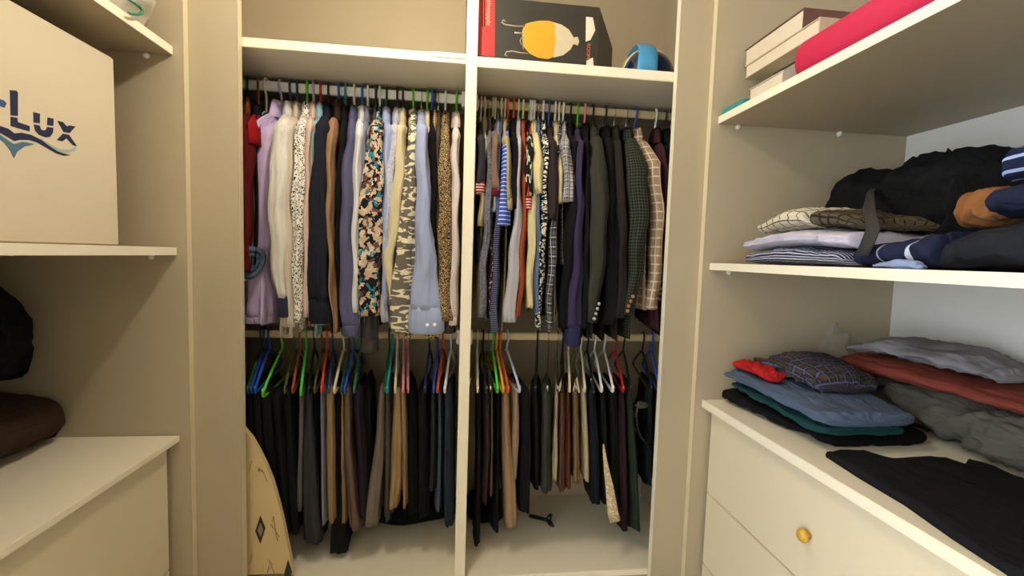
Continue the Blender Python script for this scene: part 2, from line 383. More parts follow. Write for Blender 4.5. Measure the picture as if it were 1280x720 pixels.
def top(name, label, cat, fab, uc, pts, hem, hook, group, bay=0, vc=118, collar='shirt', cfab=None, cuff=None, cuffv=None, body=None,
        t=.010, dy=0., buttons=None, wire=False, jacket=False, drop=0., hw_=.178, what=None):
    zr = ZU[bay]; p0 = atY(uc, vc, YR); X0 = p0.x; org = Vector((X0, YR, zr))
    seed = R.random() * 100; rng = random.Random(int(seed * 1000))
    Ds = YR - .192 + dy
    P = [(atY(u, v, Ds), hw * Ds / F) for u, v, hw in pts] if pts else []
    xm = P[min(1, len(P) - 1)][0].x if P else X0
    tan = max(-.5, min(.5, (X0 - xm) / (YR - Ds)))     # the garment swings on its hook towards its front sleeve
    g = thing(name, label, cat, org, group)
    zc = zr - .078 - drop
    hang = zr + .0135
    hanger(uc, vc, zr, hook, what or 'inside the ' + words(label), -math.atan(tan) if tan else 0, wire, long=True)
    bodyfab = body or fab
    # body
    zh = atY(uc, hem, YR - .12).z
    rings = []; ph = [rng.random() * 6.28 for _ in range(4)]
    prof = [(.0, .045, .35), (.012, .062, .5), (.030, .095, .62), (.05, .13, .75), (.072, .16, .9), (.10, hw_, 1.)]
    for d, hw, f in prof:
        rings.append(ring(Vector((X0, YR, zc - .012 - d)), t * f, hw, rng, .03, 26, (4, 7), (ph[0], ph[1]), 2.4, tan, wr=.001))
    z0 = zc - .112; n = 16
    for i in range(1, n + 1):
        s = i / n; z = z0 + (zh - z0) * s
        rings.append(ring(Vector((X0 + .004 * math.sin(s * 5 + ph[2]), YR + .006 * math.sin(3 * s + ph[3]), z)), t * (1 + .1 * s), hw_ * (1 - .06 * math.sin(s * 3)), rng, .05 + .09 * s, 26, (4, 7), (ph[0] + s * .8, ph[1] - s), 2.4, tan, wr=.0015))
    link('body', loft(rings, org=org), bodyfab, g)
    # collar
    cf = cfab or bodyfab
    if collar:
        h = {'shirt': .034, 'crew': .014, 'hood': .05, 'lapel': .03}[collar]
        rr = []
        for k_, (dz, a, b) in enumerate(((-.022, .018, .058), (h * .6, .017, .050), (h, .018, .048), (h * .75, .021, .058), (0, .024, .070), (-.022, .022, .078))):
            rr.append([p + Vector((0, 0, .01 * math.sin(2 * math.pi * i / 16) * (1 if k_ > 2 else .4))) for i, p in enumerate(ring(Vector((X0, YR - .008, zc - .01 + dz)), a * (t / .013) ** .5, b, rng, .05, 16, (3, 5), (ph[1], ph[2]), 2, tan))])
        link('collar', loft(rr, cap=False, org=org), cf, g)
    # front sleeve, traced from its outline at the depth where the hanger end holds it
    def sleeve(P, back=False):
        yy = lambda d: (2 * YR - d) if back else d
        pts3 = []
        a0 = P[0][0]
        sx = X0 + (a0.x - X0) * .55
        pts3.append((Vector((sx, yy(YR - .115 + dy), zc - .050)), P[0][1] * .45, .020))
        pts3.append((Vector((X0 + (a0.x - X0) * .8, yy(YR - .15 + dy), zc - .075)), P[0][1] * .75, .032))
        if a0.z < zc - .13: pts3.append((Vector((X0 + (a0.x - X0) * .95, yy(YR - .175 + dy), zc - .115)), P[0][1] * .95, .038))
        ctl = [(p, w_) for p, w_ in P if p.z < zc - .085]
        zs = [(-p.z, p.x) for p, _ in ctl]; ws = [(-p.z, w_) for p, w_ in ctl]
        za, zb = ctl[0][0].z, ctl[-1][0].z; n = max(3, int((za - zb) / .02))
        for i in range(n + 1):
            z = za + (zb - za) * i / n
            wob = .003 * math.sin(z * 31 + ph[0])
            pts3.append((Vector((lerpt(zs, -z) + wob, yy(Ds + .012 * math.sin((z - za) * 6)), z)), lerpt(ws, -z), .036 - .008 * (za - z) / max(.05, zc - zb)))
        rings = [ring(c, a, b, rng, .05 + .05 * min(1, i / 10), 26, (3, 6), (ph[0] + i * .12, ph[2] - i * .09), 2.2, wr=.0042 if i > 2 else .002) for i, (c, a, b) in enumerate(pts3)]
        so = link('sleeve', loft(rings, org=org), fab, g)
        c, a, b = pts3[-1]
        if (cuff or cuffv) and not back:
            ce = atY(pts[-1][0], cuffv, Ds); L = max(.012, c.z - ce.z); cu = cuff or fab
            rr = [ring(Vector((c.x, c.y, c.z + .006)), a * 1.0, b * 1.0, rng, .04, 18), ring(c - Vector((0, 0, L * .1)), a * 1.03, b * 1.03, rng, .03, 18), ring(c - Vector((0, 0, L * .9)), a * 1.05, b * 1.04, rng, .03, 18), ring(c - Vector((0, 0, L)), a * .9, b * .9, rng, .03, 18)]
            link('cuff', loft(rr, org=org), cu, so)
        if buttons and not back:
            for (u, v), bm_ in buttons:
                q = atY(u, v, Ds)
                wz = lerpt(ws, -q.z); cx = lerpt(zs, -q.z); dxn = max(-.95, min(.95, (q.x - cx) / wz))
                q.y = Ds + .012 * math.sin((q.z - za) * 6) - .036 * math.sqrt(1 - dxn * dxn) - .0045
                bo = link('button', BTN, bm_, so, q - org)
    if P:
        sleeve(P)
        shift = .02 * (1 if X0 > 0 else -1)
        Pb = [(Vector((X0, 0, p.z)), max(.004, t * .9)) for p, w_ in P]
        sleeve(Pb, True)
    return g

S = fabric
lav = S('lavender', c1='c9b4dc'); crm = S('cream_white', c1='d8d4cc'); gryb = S('beige_check', 'window', 'b7a797', 'cfc3b4', s1=220, s2=220, duty=.3)
spk = S('white_speckle', 'dots', 'e6e2da', '2a2a2e', s1=190, duty=.42); pch = S('peach_stripe', 'vstripe', 'd8b5a4', 'b9a8a0', s1=150, duty=.4)
navy = S('navy', c1='20222e'); aqua = S('aqua', c1='8fb9c2'); tanb = S('tan_knit', c1='9a7658'); dkb = S('dark_brown', c1='3a2a20'); blk = S('black', c1='131315')
slate = S('slate', c1='5c5a7c'); wht = S('white', c1='dcdcde'); gblu = S('grey_blue', c1='7b7f94'); lblu = S('light_blue', c1='a7b2da'); pblu = S('pale_blue_print', 'paisley', 'b3b6c8', 'c4c6d4', '989cb2', s1=70)
flo = S('tropical_floral', 'floral', '1b1a22', 'c0a890', '2f8090', s1=75); chr_ = S('charcoal', c1='4a4745'); ivo = S('ivory', c1='d6c8a4')
bru = S('brushstroke', 'brush', '6e685f', 'e4dabc', s1=62, duty=.53); leo = S('leopard', 'leopard', '2a2320', 'a88a5e', 'c8ae84', s1=150); pkw = S('pink_white', c1='dccdcb')
ychk = S('yellow_black_check', 'window', '221f1c', 'd8b860', s1=120, s2=120, duty=.45); taup = S('taupe', c1='4d4440'); burg = S('burgundy', c1='561010'); redf = S('red', c1='951418')
bwstr = S('black_white_stripe', 'hstripe', '1a1a1c', 'd0d0d0', s1=28, duty=.35); rust = S('rust_print', 'paisley', '6a3218', '8a4a20', '2a1a12', s1=60); dnm = S('denim', c1='4c5a72'); pnkf = S('pink', c1='c49ab0')
PB = plain('pearl_button', 'eeeeee', .3); SB = plain('silver_button', 'c8c8cc', .25, metal=.8); CB = plain('copper_button', 'c08a6a', .3, metal=.7); DB = plain('dark_button', '2c2420', .3)
GU = 'shirts and tops on the upper left rod'
ROWS = []
def UL(*a, **k): ROWS.append((a, dict(k, group=GU, bay=0)))
UL('jacket', 'burgundy jacket with rust patterned collar at the left end of the rod', 'jacket', burg, 309, [(311, 165, 6), (311, 250, 7), (310, 300, 7), (310, 340, 7)], 330, BLK, cfab=rust, dy=.01)
UL('top', 'red short-sleeved top with black body on the terracotta hanger', 'top', redf, 323, [(318, 158, 4), (318, 182, 5)], 330, TERRA, body=blk, t=.011, collar='crew', dy=.02)
UL('tank_top', 'black and white striped sleeveless top hanging from the white hanger', 'top', bwstr, 333, None, 330, WHT, t=.009, collar=None, drop=.012)
UL('shirt', 'lavender long-sleeved shirt hanging beside the burgundy jacket', 'shirt', lav, 352, [(340, 165, 8), (332, 210, 12), (328, 260, 14), (323, 330, 16), (321, 396, 17)], 405, LIL, cuffv=404, dy=.078, hw_=.138)
UL('shirt', 'cream white shirt with navy cuff hanging between lavender and beige shirts', 'shirt', crm, 363, [(356, 160, 9), (352, 210, 11), (351, 320, 11), (355, 372, 8)], 417, NAVY, cuff=S('navy_cuff', c1='33344c'), cuffv=396)
UL('shirt', 'beige finely checked shirt hanging beside the cream white shirt', 'shirt', gryb, 372, [(366, 160, 7), (363, 250, 8), (362, 330, 10), (364, 408, 10)], 418, NAVY, dy=.012)
UL('shirt', 'white shirt with small black speckles', 'shirt', spk, 384, [(379, 160, 6), (377, 250, 8), (375, 330, 8), (374, 402, 6)], 410, GREEN, dy=-.004)
UL('shirt', 'peach striped shirt hanging between the speckled shirt and navy sweatshirt', 'shirt', pch, 392, [(389, 160, 5), (388, 250, 6), (386, 330, 5), (384, 396, 5)], 405, LIL)
UL('shirt', 'aqua shirt with its hem showing below the navy sweatshirt', 'shirt', aqua, 401, [(397, 158, 5), (396, 200, 4), (397, 300, 4), (404, 405, 10)], 418, RED, dy=.02)
UL('sweatshirt', 'dark navy sweatshirt with thick ribbed cuff', 'sweatshirt', navy, 411, [(405, 160, 7), (402, 210, 10), (400, 300, 13), (400, 376, 14)], 398, BLK, cuffv=404, dy=-.01)
UL('hooded_cardigan', 'brown hooded cardigan with tan sleeves', 'cardigan', tanb, 424, [(415, 175, 6), (414, 250, 5), (417, 330, 4), (419, 416, 4)], 414, BLUE, collar='hood', body=dkb, cfab=dkb)
UL('shirt', 'black shirt hanging between the brown cardigan and slate shirt', 'shirt', blk, 432, [(430, 175, 5), (427, 250, 5), (426, 400, 5)], 400, TEAL, dy=.015)
UL('shirt', 'slate purple long-sleeved shirt', 'shirt', slate, 443, [(440, 170, 6), (437, 220, 9), (437, 330, 11), (437, 408, 11)], 418, WHT, cuffv=420)
UL('shirt', 'plain white shirt hanging between slate and grey blue shirts', 'shirt', wht, 453, [(450, 168, 6), (448, 250, 6), (446, 330, 5), (446, 390, 4)], 400, BLUE)
UL('shirt', 'grey blue shirt hanging beside the tropical floral shirt', 'shirt', gblu, 460, [(458, 170, 4), (456, 250, 5), (454, 330, 5), (452, 395, 4)], 400, WHT, dy=.01)
UL('shirt', 'dark tropical floral shirt in teal and beige', 'shirt', flo, 475, [(471, 165, 9), (468, 210, 12), (465, 300, 15), (461, 394, 15)], 396, WHT, dy=-.012)
UL('sweater', 'charcoal sweater with sleeve hanging below the floral shirt', 'sweater', chr_, 470, [(470, 175, 5), (467, 300, 7), (463, 395, 12), (462, 424, 11)], 405, BLK, cuffv=440, dy=.03)
UL('shirt', 'light blue shirt hanging beside the tropical floral shirt', 'shirt', lblu, 483, [(486, 160, 6), (485, 250, 6), (484, 330, 6), (483, 380, 5)], 395, DKG)
UL('shirt', 'pale grey blue paisley print shirt', 'shirt', pblu, 497, [(494, 160, 6), (490, 230, 7), (485, 320, 6), (481, 402, 5)], 404, BLK)
UL('shirt', 'plain ivory shirt with bent sleeve beside the brushstroke shirt', 'shirt', ivo, 504, [(503, 160, 6), (500, 220, 7), (494, 280, 9), (486, 318, 9), (488, 350, 7), (491, 385, 5)], 400, BLK, dy=-.006)
UL('shirt', 'cream shirt with grey brushstroke print', 'shirt', bru, 517, [(517, 175, 7), (514, 230, 10), (509, 300, 14), (504, 360, 16), (502, 416, 16)], 421, GREEN, dy=-.012)
UL('shirt', 'light blue shirt with two pearl cuff buttons', 'shirt', lblu, 527, [(527, 160, 7), (529, 220, 8), (531, 280, 11), (532, 340, 16), (532, 386, 22)], 400, GRY, wire=True, cuffv=417, dy=-.035, buttons=[((535, 404), PB), ((544, 404), PB)])
UL('shirt', 'cream shirt hanging between the light blue shirt and a black one', 'shirt', ivo, 534, [(536, 170, 4), (536, 260, 4), (538, 330, 4)], 390, GREEN, dy=.01)
UL('shirt', 'black shirt hanging between cream and leopard print shirts', 'shirt', blk, 540, [(541, 170, 5), (542, 300, 5), (544, 395, 5)], 400, BLUE)
UL('shirt', 'yellow and black checked shirt with hem below the light blue cuff', 'shirt', ychk, 544, [(543, 180, 3), (541, 300, 5), (540, 420, 10)], 424, BLK, dy=.02)
UL('shirt', 'dark taupe shirt hanging behind the leopard print shirt', 'shirt', taup, 548, [(548, 175, 4), (549, 300, 5), (562, 416, 9)], 420, GRY, wire=True, dy=.02)
UL('shirt', 'tan leopard print shirt', 'shirt', leo, 557, [(557, 160, 7), (557, 220, 9), (557, 300, 10), (556, 400, 9)], 412, WHT, dy=-.01)
UL('shirt', 'pinkish white shirt hanging next to the wardrobe divider', 'shirt', pkw, 571, [(570, 170, 5), (569, 250, 6), (567, 330, 7), (565, 398, 7)], 404, GREEN, cuffv=406)

GR = 'shirts and jackets on the upper right rod'
def UR(*a, **k): ROWS.append((a, dict({'vc': 140} | k, group=GR, bay=1)))
chp = S('charcoal_polo', c1='35333c'); khk = S('khaki', c1='b3a37a'); gpa = S('grey_paisley', 'paisley', '5e5e68', '7a7a84', '4a4a52', s1=90); brt = S('brown_tan', c1='7d6454')
bluep = S('blue_print', 'paisley', '8a9fb8', '5f7896', 'c4cfdc', s1=90); royal = S('royal_stripe', 'hstripe', '3a58b4', 'c9d3ea', s1=75, duty=.25); nstr = S('navy_fine_stripe', 'hstripe', '23263c', '6f7898', s1=160, duty=.4)
mdot = S('maroon_dot', 'dots', '3a1c22', 'c8beb4', s1=75, duty=.3); lgry = S('light_grey', c1='b9b6bd'); orgf = S('burnt_orange', c1='9c4a2e'); grs = S('grass_print', 'grass', '1a1a18', 'c8c4a8', s1=90, duty=.6)
crl = S('coral_red', c1='b83c2c'); cry = S('cream_yellow', c1='d8cb9c'); zeb = S('zebra', 'zebra', '18181a', 'd8d4c4', s1=110, duty=.52); dbr = S('espresso', c1='33282a')
gchk = S('grey_check', 'plaid', '5a5a66', 'a8a4a6', 'd8d4cc', s1=38, duty=.4); dpl = S('dark_plaid', 'plaid', '1c1c26', '6a6670', 'c4c0b8', s1=32, duty=.4); pur = S('purple', c1='3b3250')
blz = S('charcoal_blazer', c1='37372f'); bbr = S('brown_black', c1='2a2522'); gbl = S('green_check', 'window', '1a1c1a', '3e4238', s1=95, s2=95, duty=.28); bpl = S('brown_plaid', 'window', '947c68', 'c8b89e', s1=34, s2=34, duty=.16); mar = S('maroon', c1='45262e')
trim = S('red_white_trim', 'hstripe', 'b02a2a', 'e0dcd0', s1=110, duty=.4); mtrim = S('maroon_trim', c1='5c1f2c'); ncuff = S('navy_rib', c1='2c3050')
UR('polo_shirt', 'charcoal polo shirt with red and white sleeve trim', 'polo shirt', chp, 601, [(601, 175, 6), (601, 210, 7), (601, 232, 7)], 330, CRM, collar='crew', cuff=trim, cuffv=243)
UR('shirt', 'khaki shirt hanging beside the charcoal polo shirt', 'shirt', khk, 606, [(606, 180, 3), (603, 240, 4), (601, 283, 5)], 392, CRM, dy=.012)
UR('shirt', 'grey paisley shirt hanging between khaki and brown tops', 'shirt', gpa, 612, [(612, 175, 4), (611, 250, 5), (605, 330, 5), (603, 396, 6)], 398, GRY, wire=True)
UR('shirt', 'maroon shirt with white dots', 'shirt', mdot, 616, [(614, 200, 3), (614, 290, 3), (613, 392, 4)], 396, CRM, dy=.01)
UR('polo_shirt', 'brown tan polo shirt with maroon sleeve trim', 'polo shirt', brt, 619, [(618, 178, 5), (618, 220, 7), (618, 240, 8)], 300, CRM, collar='crew', cuff=mtrim, cuffv=247, dy=-.006)
UR('shirt', 'pale blue print shirt with sleeve below the brown tan polo', 'shirt', bluep, 623, [(619, 200, 4), (617, 245, 6), (616, 266, 7)], 310, GRY, wire=True, dy=.006)
UR('shirt', 'navy shirt with fine pale stripes', 'shirt', nstr, 627, [(622, 220, 4), (620, 300, 5), (618, 360, 5), (617, 414, 5)], 418, CRM, dy=.002)
UR('shirt', 'khaki cream long-sleeved shirt hanging beside the royal blue polo', 'shirt', khk, 631, [(632, 175, 5), (634, 215, 6), (635, 252, 6)], 410, CRM, cuffv=263)
UR('polo_shirt', 'royal blue polo shirt with white sleeve stripes', 'polo shirt', royal, 635, [(631, 225, 5), (628, 262, 9), (627, 282, 10)], 320, ORG, collar='crew', dy=-.01, body=navy)
UR('shirt', 'black shirt hanging between khaki cream and light grey shirts', 'shirt', blk, 642, [(642, 175, 5), (643, 230, 6), (646, 262, 5)], 300, ORG)
UR('shirt', 'light grey shirt with long rounded tail', 'shirt', lgry, 648, [(648, 178, 4), (648, 240, 4), (645, 290, 7), (640, 350, 9), (637, 402, 8)], 395, CRM)
UR('shirt', 'burnt orange shirt hanging beside the light grey shirt', 'shirt', orgf, 654, [(654, 172, 5), (655, 230, 5), (652, 310, 4), (648, 394, 4)], 396, CRM, dy=.008)
UR('shirt', 'black shirt with white grass print', 'shirt', grs, 661, [(662, 190, 5), (660, 215, 7), (659, 246, 7)], 320, GRY, wire=True, dy=-.004)
UR('polo_shirt', 'coral red polo shirt with sleeve below the grass print', 'polo shirt', crl, 663, [(661, 220, 5), (660, 250, 6)], 310, CRM, collar='crew', cuff=trim, cuffv=263, dy=.0)
UR('shirt', 'cream yellow shirt with wide collar', 'shirt', cry, 668, [(670, 172, 6), (672, 205, 8), (673, 243, 7)], 384, WHT, dy=-.012)
UR('shirt', 'cream long shirt tail hanging below the cream yellow sleeve', 'shirt', cry, 665, [(666, 220, 4), (664, 280, 6), (662, 330, 5), (661, 384, 5)], 384, WHT, dy=.004)
UR('shirt', 'dusty blue shirt hanging beside the zebra print shirt', 'shirt', S('dusty_blue', c1='5e6f92'), 673, [(672, 220, 3), (671, 300, 4), (669, 390, 4)], 392, GRY, wire=True, dy=.008)
UR('shirt', 'black and white zebra print shirt', 'shirt', zeb, 679, [(681, 178, 4), (679, 250, 5), (676, 320, 5), (672, 408, 4)], 408, WHT)
UR('polo_shirt', 'espresso brown short-sleeved top', 'top', dbr, 686, [(688, 180, 6), (690, 220, 9), (688, 275, 10)], 320, BLUE, collar='crew', dy=-.004)
UR('shirt', 'cream long-sleeved shirt hanging between brown and grey checked tops', 'shirt', S('oat', c1='c8bb96'), 694, [(695, 172, 4), (698, 215, 5), (700, 255, 5)], 400, WHT)
UR('shirt', 'dark plaid shirt with long white-checked sleeve', 'shirt', dpl, 699, [(694, 240, 4), (691, 300, 5), (688, 350, 5), (685, 412, 5)], 412, CRM, dy=.006)
UR('shirt', 'grey checked short-sleeved shirt', 'shirt', gchk, 704, [(706, 178, 6), (708, 215, 8), (709, 253, 8)], 330, WHT, dy=-.01)
UR('shirt', 'black shirt hanging between grey checked shirt and purple cardigan', 'shirt', blk, 713, [(715, 180, 6), (712, 300, 8), (704, 410, 8)], 415, BLK)
UR('cardigan', 'purple cardigan with navy ribbed cuff', 'cardigan', pur, 722, [(722, 180, 5), (721, 260, 8), (719, 340, 10), (716, 408, 11)], 415, GREEN, collar='crew', cuff=ncuff, cuffv=432, dy=-.006)
UR('shirt', 'black shirt hanging between purple cardigan and charcoal blazer', 'shirt', blk, 731, [(732, 180, 5), (732, 300, 6), (730, 410, 6)], 418, PNK)
UR('blazer', 'charcoal blazer with silver sleeve buttons', 'blazer', blz, 741, [(746, 172, 10), (748, 215, 12), (747, 290, 13), (743, 350, 11), (738, 402, 8)], 420, BLK, collar='lapel', t=.02, dy=-.02, buttons=[((744, 378), SB), ((742, 384), SB), ((740, 390), SB), ((738, 396), SB)])
UR('blazer', 'plain black blazer hanging beside the charcoal blazer', 'blazer', blk, 757, [(762, 175, 8), (763, 250, 9), (763, 330, 9), (761, 405, 9)], 421, BLK, collar='lapel', t=.018)
UR('blazer', 'brown black blazer hanging beside the green checked blazer', 'blazer', bbr, 768, [(772, 175, 7), (775, 250, 8), (774, 330, 8), (771, 396, 8)], 420, GRY, wire=True, collar='lapel', t=.018, dy=-.004)
UR('blazer', 'dark green checked blazer with copper sleeve buttons', 'blazer', gbl, 783, [(791, 172, 10), (797, 215, 13), (798, 270, 14), (793, 330, 11), (785, 392, 8)], 420, GRY, wire=True, collar='lapel', t=.02, dy=-.016, buttons=[((785, 369), CB), ((783, 375), CB), ((781, 381), CB), ((780, 387), CB)])
UR('blazer', 'brown plaid blazer with dark sleeve buttons', 'blazer', bpl, 794, [(808, 168, 9), (815, 205, 9), (819, 260, 9), (819, 310, 9), (814, 386, 9)], 385, BLUE, collar='lapel', t=.018, dy=.004, buttons=[((819, 360), DB), ((818, 366), DB), ((818, 372), DB)])
UR('shirt', 'maroon shirt hanging beside the brown plaid blazer', 'shirt', mar, 820, [(828, 180, 5), (829, 220, 5), (829, 330, 5), (827, 390, 5)], 410, WHT, dy=.03)
UR('jacket', 'black jacket hanging at the right end of the rod', 'jacket', blk, 832, [(836, 185, 5), (836, 300, 6), (832, 408, 6)], 420, BLK, dy=.04)
for a_, k_ in ROWS:
    us = sorted(r[0][4] for r in ROWS if r[1]['bay'] == k_['bay']); i_ = us.index(a_[4])
    gap = min([abs(us[j] - us[i_]) for j in (i_ - 1, i_ + 1) if 0 <= j < len(us)]) * YR / F
    k_['t'] = max(.0035, min(k_.get('t', .010), gap * .40))
    top(*a_, **k_)
# denim sleeve with a rolled cuff reaching out of the left corner
dj = thing('denim_jacket', 'denim jacket with pink lining and rolled cuff in the left corner', 'jacket', (-.72, 1.56, 1.1), GU)
og = Vector((-.72, 1.56, 1.1))
cpt = atY(311, 327, 1.50)
pth = [Vector((-.805, 1.62, 1.52)), Vector((-.81, 1.60, 1.40)), Vector((-.80, 1.59, 1.25)), Vector((-.77, 1.59, 1.17)), Vector((cpt.x - .045, 1.560, cpt.z + .01)), Vector((cpt.x - .003, 1.514, cpt.z))]
so = link('sleeve', tube_mesh(pth, [.03, .045, .045, .042, .038, .034], 14, og), dnm, dj)
hk = [Vector((-.80, 1.66, ZU[0] - .1)), Vector((-.80, 1.64, 1.5)), Vector((-.80, 1.66, 1.2)), Vector((-.80, 1.66, .95))]
link('body', loft([[Vector((p.x + .02 * math.cos(a * math.pi / 8), p.y + (.07 if i == 0 else .15) * math.sin(a * math.pi / 8), p.z)) for a in range(16)] for i, p in enumerate(hk)], org=og), dnm, dj)
ax = (pth[-1] - pth[-2]).normalized(); s_ = ax.cross(Vector((0, 0, 1))).normalized(); q_ = s_.cross(ax)
def crings(prof): return [[pth[-1] + ax * d + (s_ * math.cos(a * math.pi / 9) + q_ * math.sin(a * math.pi / 9) * 1.15) * r * (1 + .08 * math.sin(3 * a * math.pi / 9)) for a in range(18)] for d, r in prof]
link('cuff', loft(crings([(-.035, .036), (-.034, .044), (.0, .047), (.010, .043), (.013, .036), (.008, .031), (.002, .029), (.010, .025), (.012, .019), (.004, .015), (.006, .010), (.007, .003)]), org=og), dnm, so)
link('lining', loft(crings([(-.050, .040), (-.048, .056), (-.030, .057), (-.026, .045)]), org=og), pnkf, so)
hanger(300, 118, ZU[0], GREEN, 'inside the denim jacket with pink lining', 0)

# ================================================================ trousers on the lower rods
def trousers(label, fab, pts, uh, ue, hook, group, dy=0., wire=False, clip=False, what=None, depth=.115, notch=True, drop=1., second=True, name='trousers', cat='trousers'):
    p0 = atY(uh, 421, YR); X0 = p0.x; org = Vector((X0, YR, ZL))
    if ' a hanger on the ' in label: label = label.replace('a hanger', f'the {CN[hook]} hanger')
    xe = atY(ue, 490, YR - .2).x; ang = math.atan2(xe - X0, .2)
    g = thing(name, label, cat, org, group)
    hanger(uh, 421, ZL, hook, what or 'holding the ' + words(label), ang, wire, group=None, notch=notch, drop=drop)
    yf = YR - .175 + dy; rng = random.Random(int(p0.x * 1e5)); ph = [rng.random() * 6 for _ in range(3)]
    P = [(atY(u, v, yf + .03), hw * (yf + .03) / F) for u, v, hw in pts]
    bz = ZL + .0135 - .172 * drop
    tan = -math.tan(ang)
    def leg(P, sc, zmin, dx):
        zs = [(-p.z, p.x + dx) for p, _ in P]; ws = [(-p.z, w_) for p, w_ in P]
        za, zb = bz + .004, max(P[-1][0].z, zmin); n = 20; rings = []
        for i in range(n + 1):
            s = i / n; z = za + (zb - za) * s
            dep = depth * (1 - .22 * s) * sc; w_ = lerpt(ws, -z)
            if i == 0: w_ = .008
            cy = yf + dep + .03 * s
            tn = tan * (1 - .6 * s)
            rings.append(ring(Vector((lerpt(zs, -z) + (cy - yf - .03) * tn, cy, z)), w_, dep, rng, .03 + .05 * s, 28, (4, 9), (ph[0] + s, ph[1] - s * 1.3), 2.6, tn, wr=.0032))
            if i == 0:
                for q in rings[0]: q.z += .004 * (1 - abs(q.y - cy) / dep)
        return loft(rings, org=org)
    link('leg', leg(P, 1, ZF + .01, 0), fab, g)
    if second: link('leg', leg([(p + Vector((0, 0, .03)), w_ * .55) for p, w_ in P], .95, ZF + .02, 0), fab, g)
    return g
CL = fabric
tg = CL('grey_wool', c1='6a645f'); tch = CL('charcoal_cotton', c1='3b3a3e'); tlb = CL('washed_blue', c1='8f93a4'); ttan = CL('tan_chino', c1='a58a66'); tmb = CL('mauve_brown', c1='6c584e'); tdp = CL('plum_black', c1='2a222c'); tmg = CL('mauve_grey', c1='7b6f66')
tkh = CL('khaki_chino', c1='a38660'); tjn = CL('jeans', c1='303b4c'); tljn = CL('pale_jeans', c1='4c5768'); tpl = CL('dark_check_wool', 'window', '1b1d1c', '3c423e', s1=120, s2=120, duty=.3); tblk = CL('black_wool', c1='161618'); tnb = CL('navy_black', c1='191d26')
GL = 'trousers on the lower left rod'; GB = 'black trousers on the lower left rod'
BL = 'black trousers folded over a hanger on the left lower rod'
def LL(*a, **k): return trousers(*a, group=k.pop('group', GL), **k)
HB = 'holding black trousers on the left lower rod'
LL(BL, tblk, [(312, 495, 7), (314, 600, 8), (316, 660, 8)], 327, 310, DKG, group=GB, what=HB)
LL(BL, tblk, [(321, 498, 7), (325, 600, 9), (328, 665, 9)], 331, 314, '1f3f8a', group=GB, what=HB)
LL(BL, tblk, [(334, 500, 8), (339, 600, 9), (342, 670, 9)], 337, 319, BLUE, group=GB, what=HB)
LL(BL, tblk, [(347, 500, 8), (352, 600, 9), (355, 670, 9)], 353, 329, GREEN, group=GB, what=HB, drop=1.06)
LL(BL, tblk, [(360, 500, 7), (364, 600, 8), (366, 668, 8)], 368, 356, OLV, group=GB, what=HB)
LL('grey wool trousers hanging beside the charcoal trousers', tg, [(377, 498, 4), (375, 580, 4), (373, 640, 4)], 375, 366, TERRA, dy=.0)
LL('charcoal cotton trousers with wide crumpled hems', tch, [(386, 500, 5), (386, 560, 9), (387, 620, 11), (390, 682, 13)], 383, 376, BRG, drop=1.05)
LL(BL, tblk, [(395, 498, 5), (397, 600, 5), (398, 650, 5)], 393, 386, BLK, group=GB, what=HB, dy=.04)
LL('washed pale blue jeans beside the tan chinos', tlb, [(403, 490, 4), (404, 560, 4), (404, 657, 4)], 403, 393, OLV)
LL('tan chinos hanging beside the washed pale jeans', ttan, [(412, 490, 6), (413, 560, 7), (413, 654, 6)], 409, 402, ORG, dy=-.01)
LL(BL, tblk, [(423, 498, 5), (424, 600, 7), (422, 694, 13)], 416, 411, '2b3c78', group=GB, what=HB, dy=.03)
LL('thin tan trousers hanging between black and mauve brown pairs', ttan, [(429, 495, 3), (429, 580, 3), (429, 656, 4)], 430, 418, CRM)
LL('mauve brown trousers hanging beside the plum black pair', tmb, [(434, 492, 6), (434, 560, 7), (438, 610, 8), (443, 664, 9)], 437, 427, DKG, dy=-.006)
LL('plum black trousers hanging in the left bay', tdp, [(447, 495, 7), (451, 580, 8), (454, 645, 9)], 443, 431, BLUE, drop=1.0)
LL(BL, tblk, [(460, 500, 7), (461, 600, 8), (460, 650, 8)], 450, 443, '2f6b4a', group=GB, what=HB, dy=.05)
LL('mauve grey trousers hanging beside the khaki chinos', tmg, [(478, 490, 5), (474, 560, 8), (467, 620, 10), (463, 660, 10)], 487, 481, DKG)
LL('slate grey trousers hanging behind the mauve grey pair', CL('slate_grey', c1='55504c'), [(485, 495, 5), (485, 560, 6), (483, 652, 6)], 491, 484, TEAL, dy=.01)
LL('khaki chinos hanging from the cream hanger', tkh, [(497, 490, 6), (497, 550, 9), (495, 600, 9), (490, 638, 8)], 497, 494, CRM, dy=-.008)
LL('golden khaki chinos hanging from the pink hanger', tkh, [(504, 492, 5), (506, 560, 5), (506, 636, 4)], 505, 504, PNK)
LL(BL, tblk, [(515, 485, 7), (516, 560, 8), (516, 645, 8)], 510, 510, 'c47a8a', group=GB, what=HB, dy=.03)
LL(BL, tblk, [(529, 490, 8), (529, 560, 8), (529, 648, 8)], 537, 531, NAVY, group=GB, what=HB)
LL('dark checked wool trousers hanging beside the jeans', tpl, [(542, 495, 5), (542, 560, 6), (540, 614, 6)], 547, 542, BLUE)
LL('faded blue jeans hanging between checked trousers and dark jeans', tljn, [(550, 495, 4), (550, 560, 5), (547, 640, 6)], 554, 547, ORG)
LL('dark blue jeans hanging next to the wardrobe divider', tjn, [(560, 490, 6), (560, 560, 7), (559, 600, 8), (561, 660, 7)], 564, 556, WHT, dy=-.008)
hanger(571, 421, ZL, GRY, 'hanging empty next to the wardrobe divider', .05, True)
GQ = 'trousers on the lower right rod'; BR = 'black trousers folded over a hanger on the right lower rod'; GBR = 'black trousers on the lower right rod'
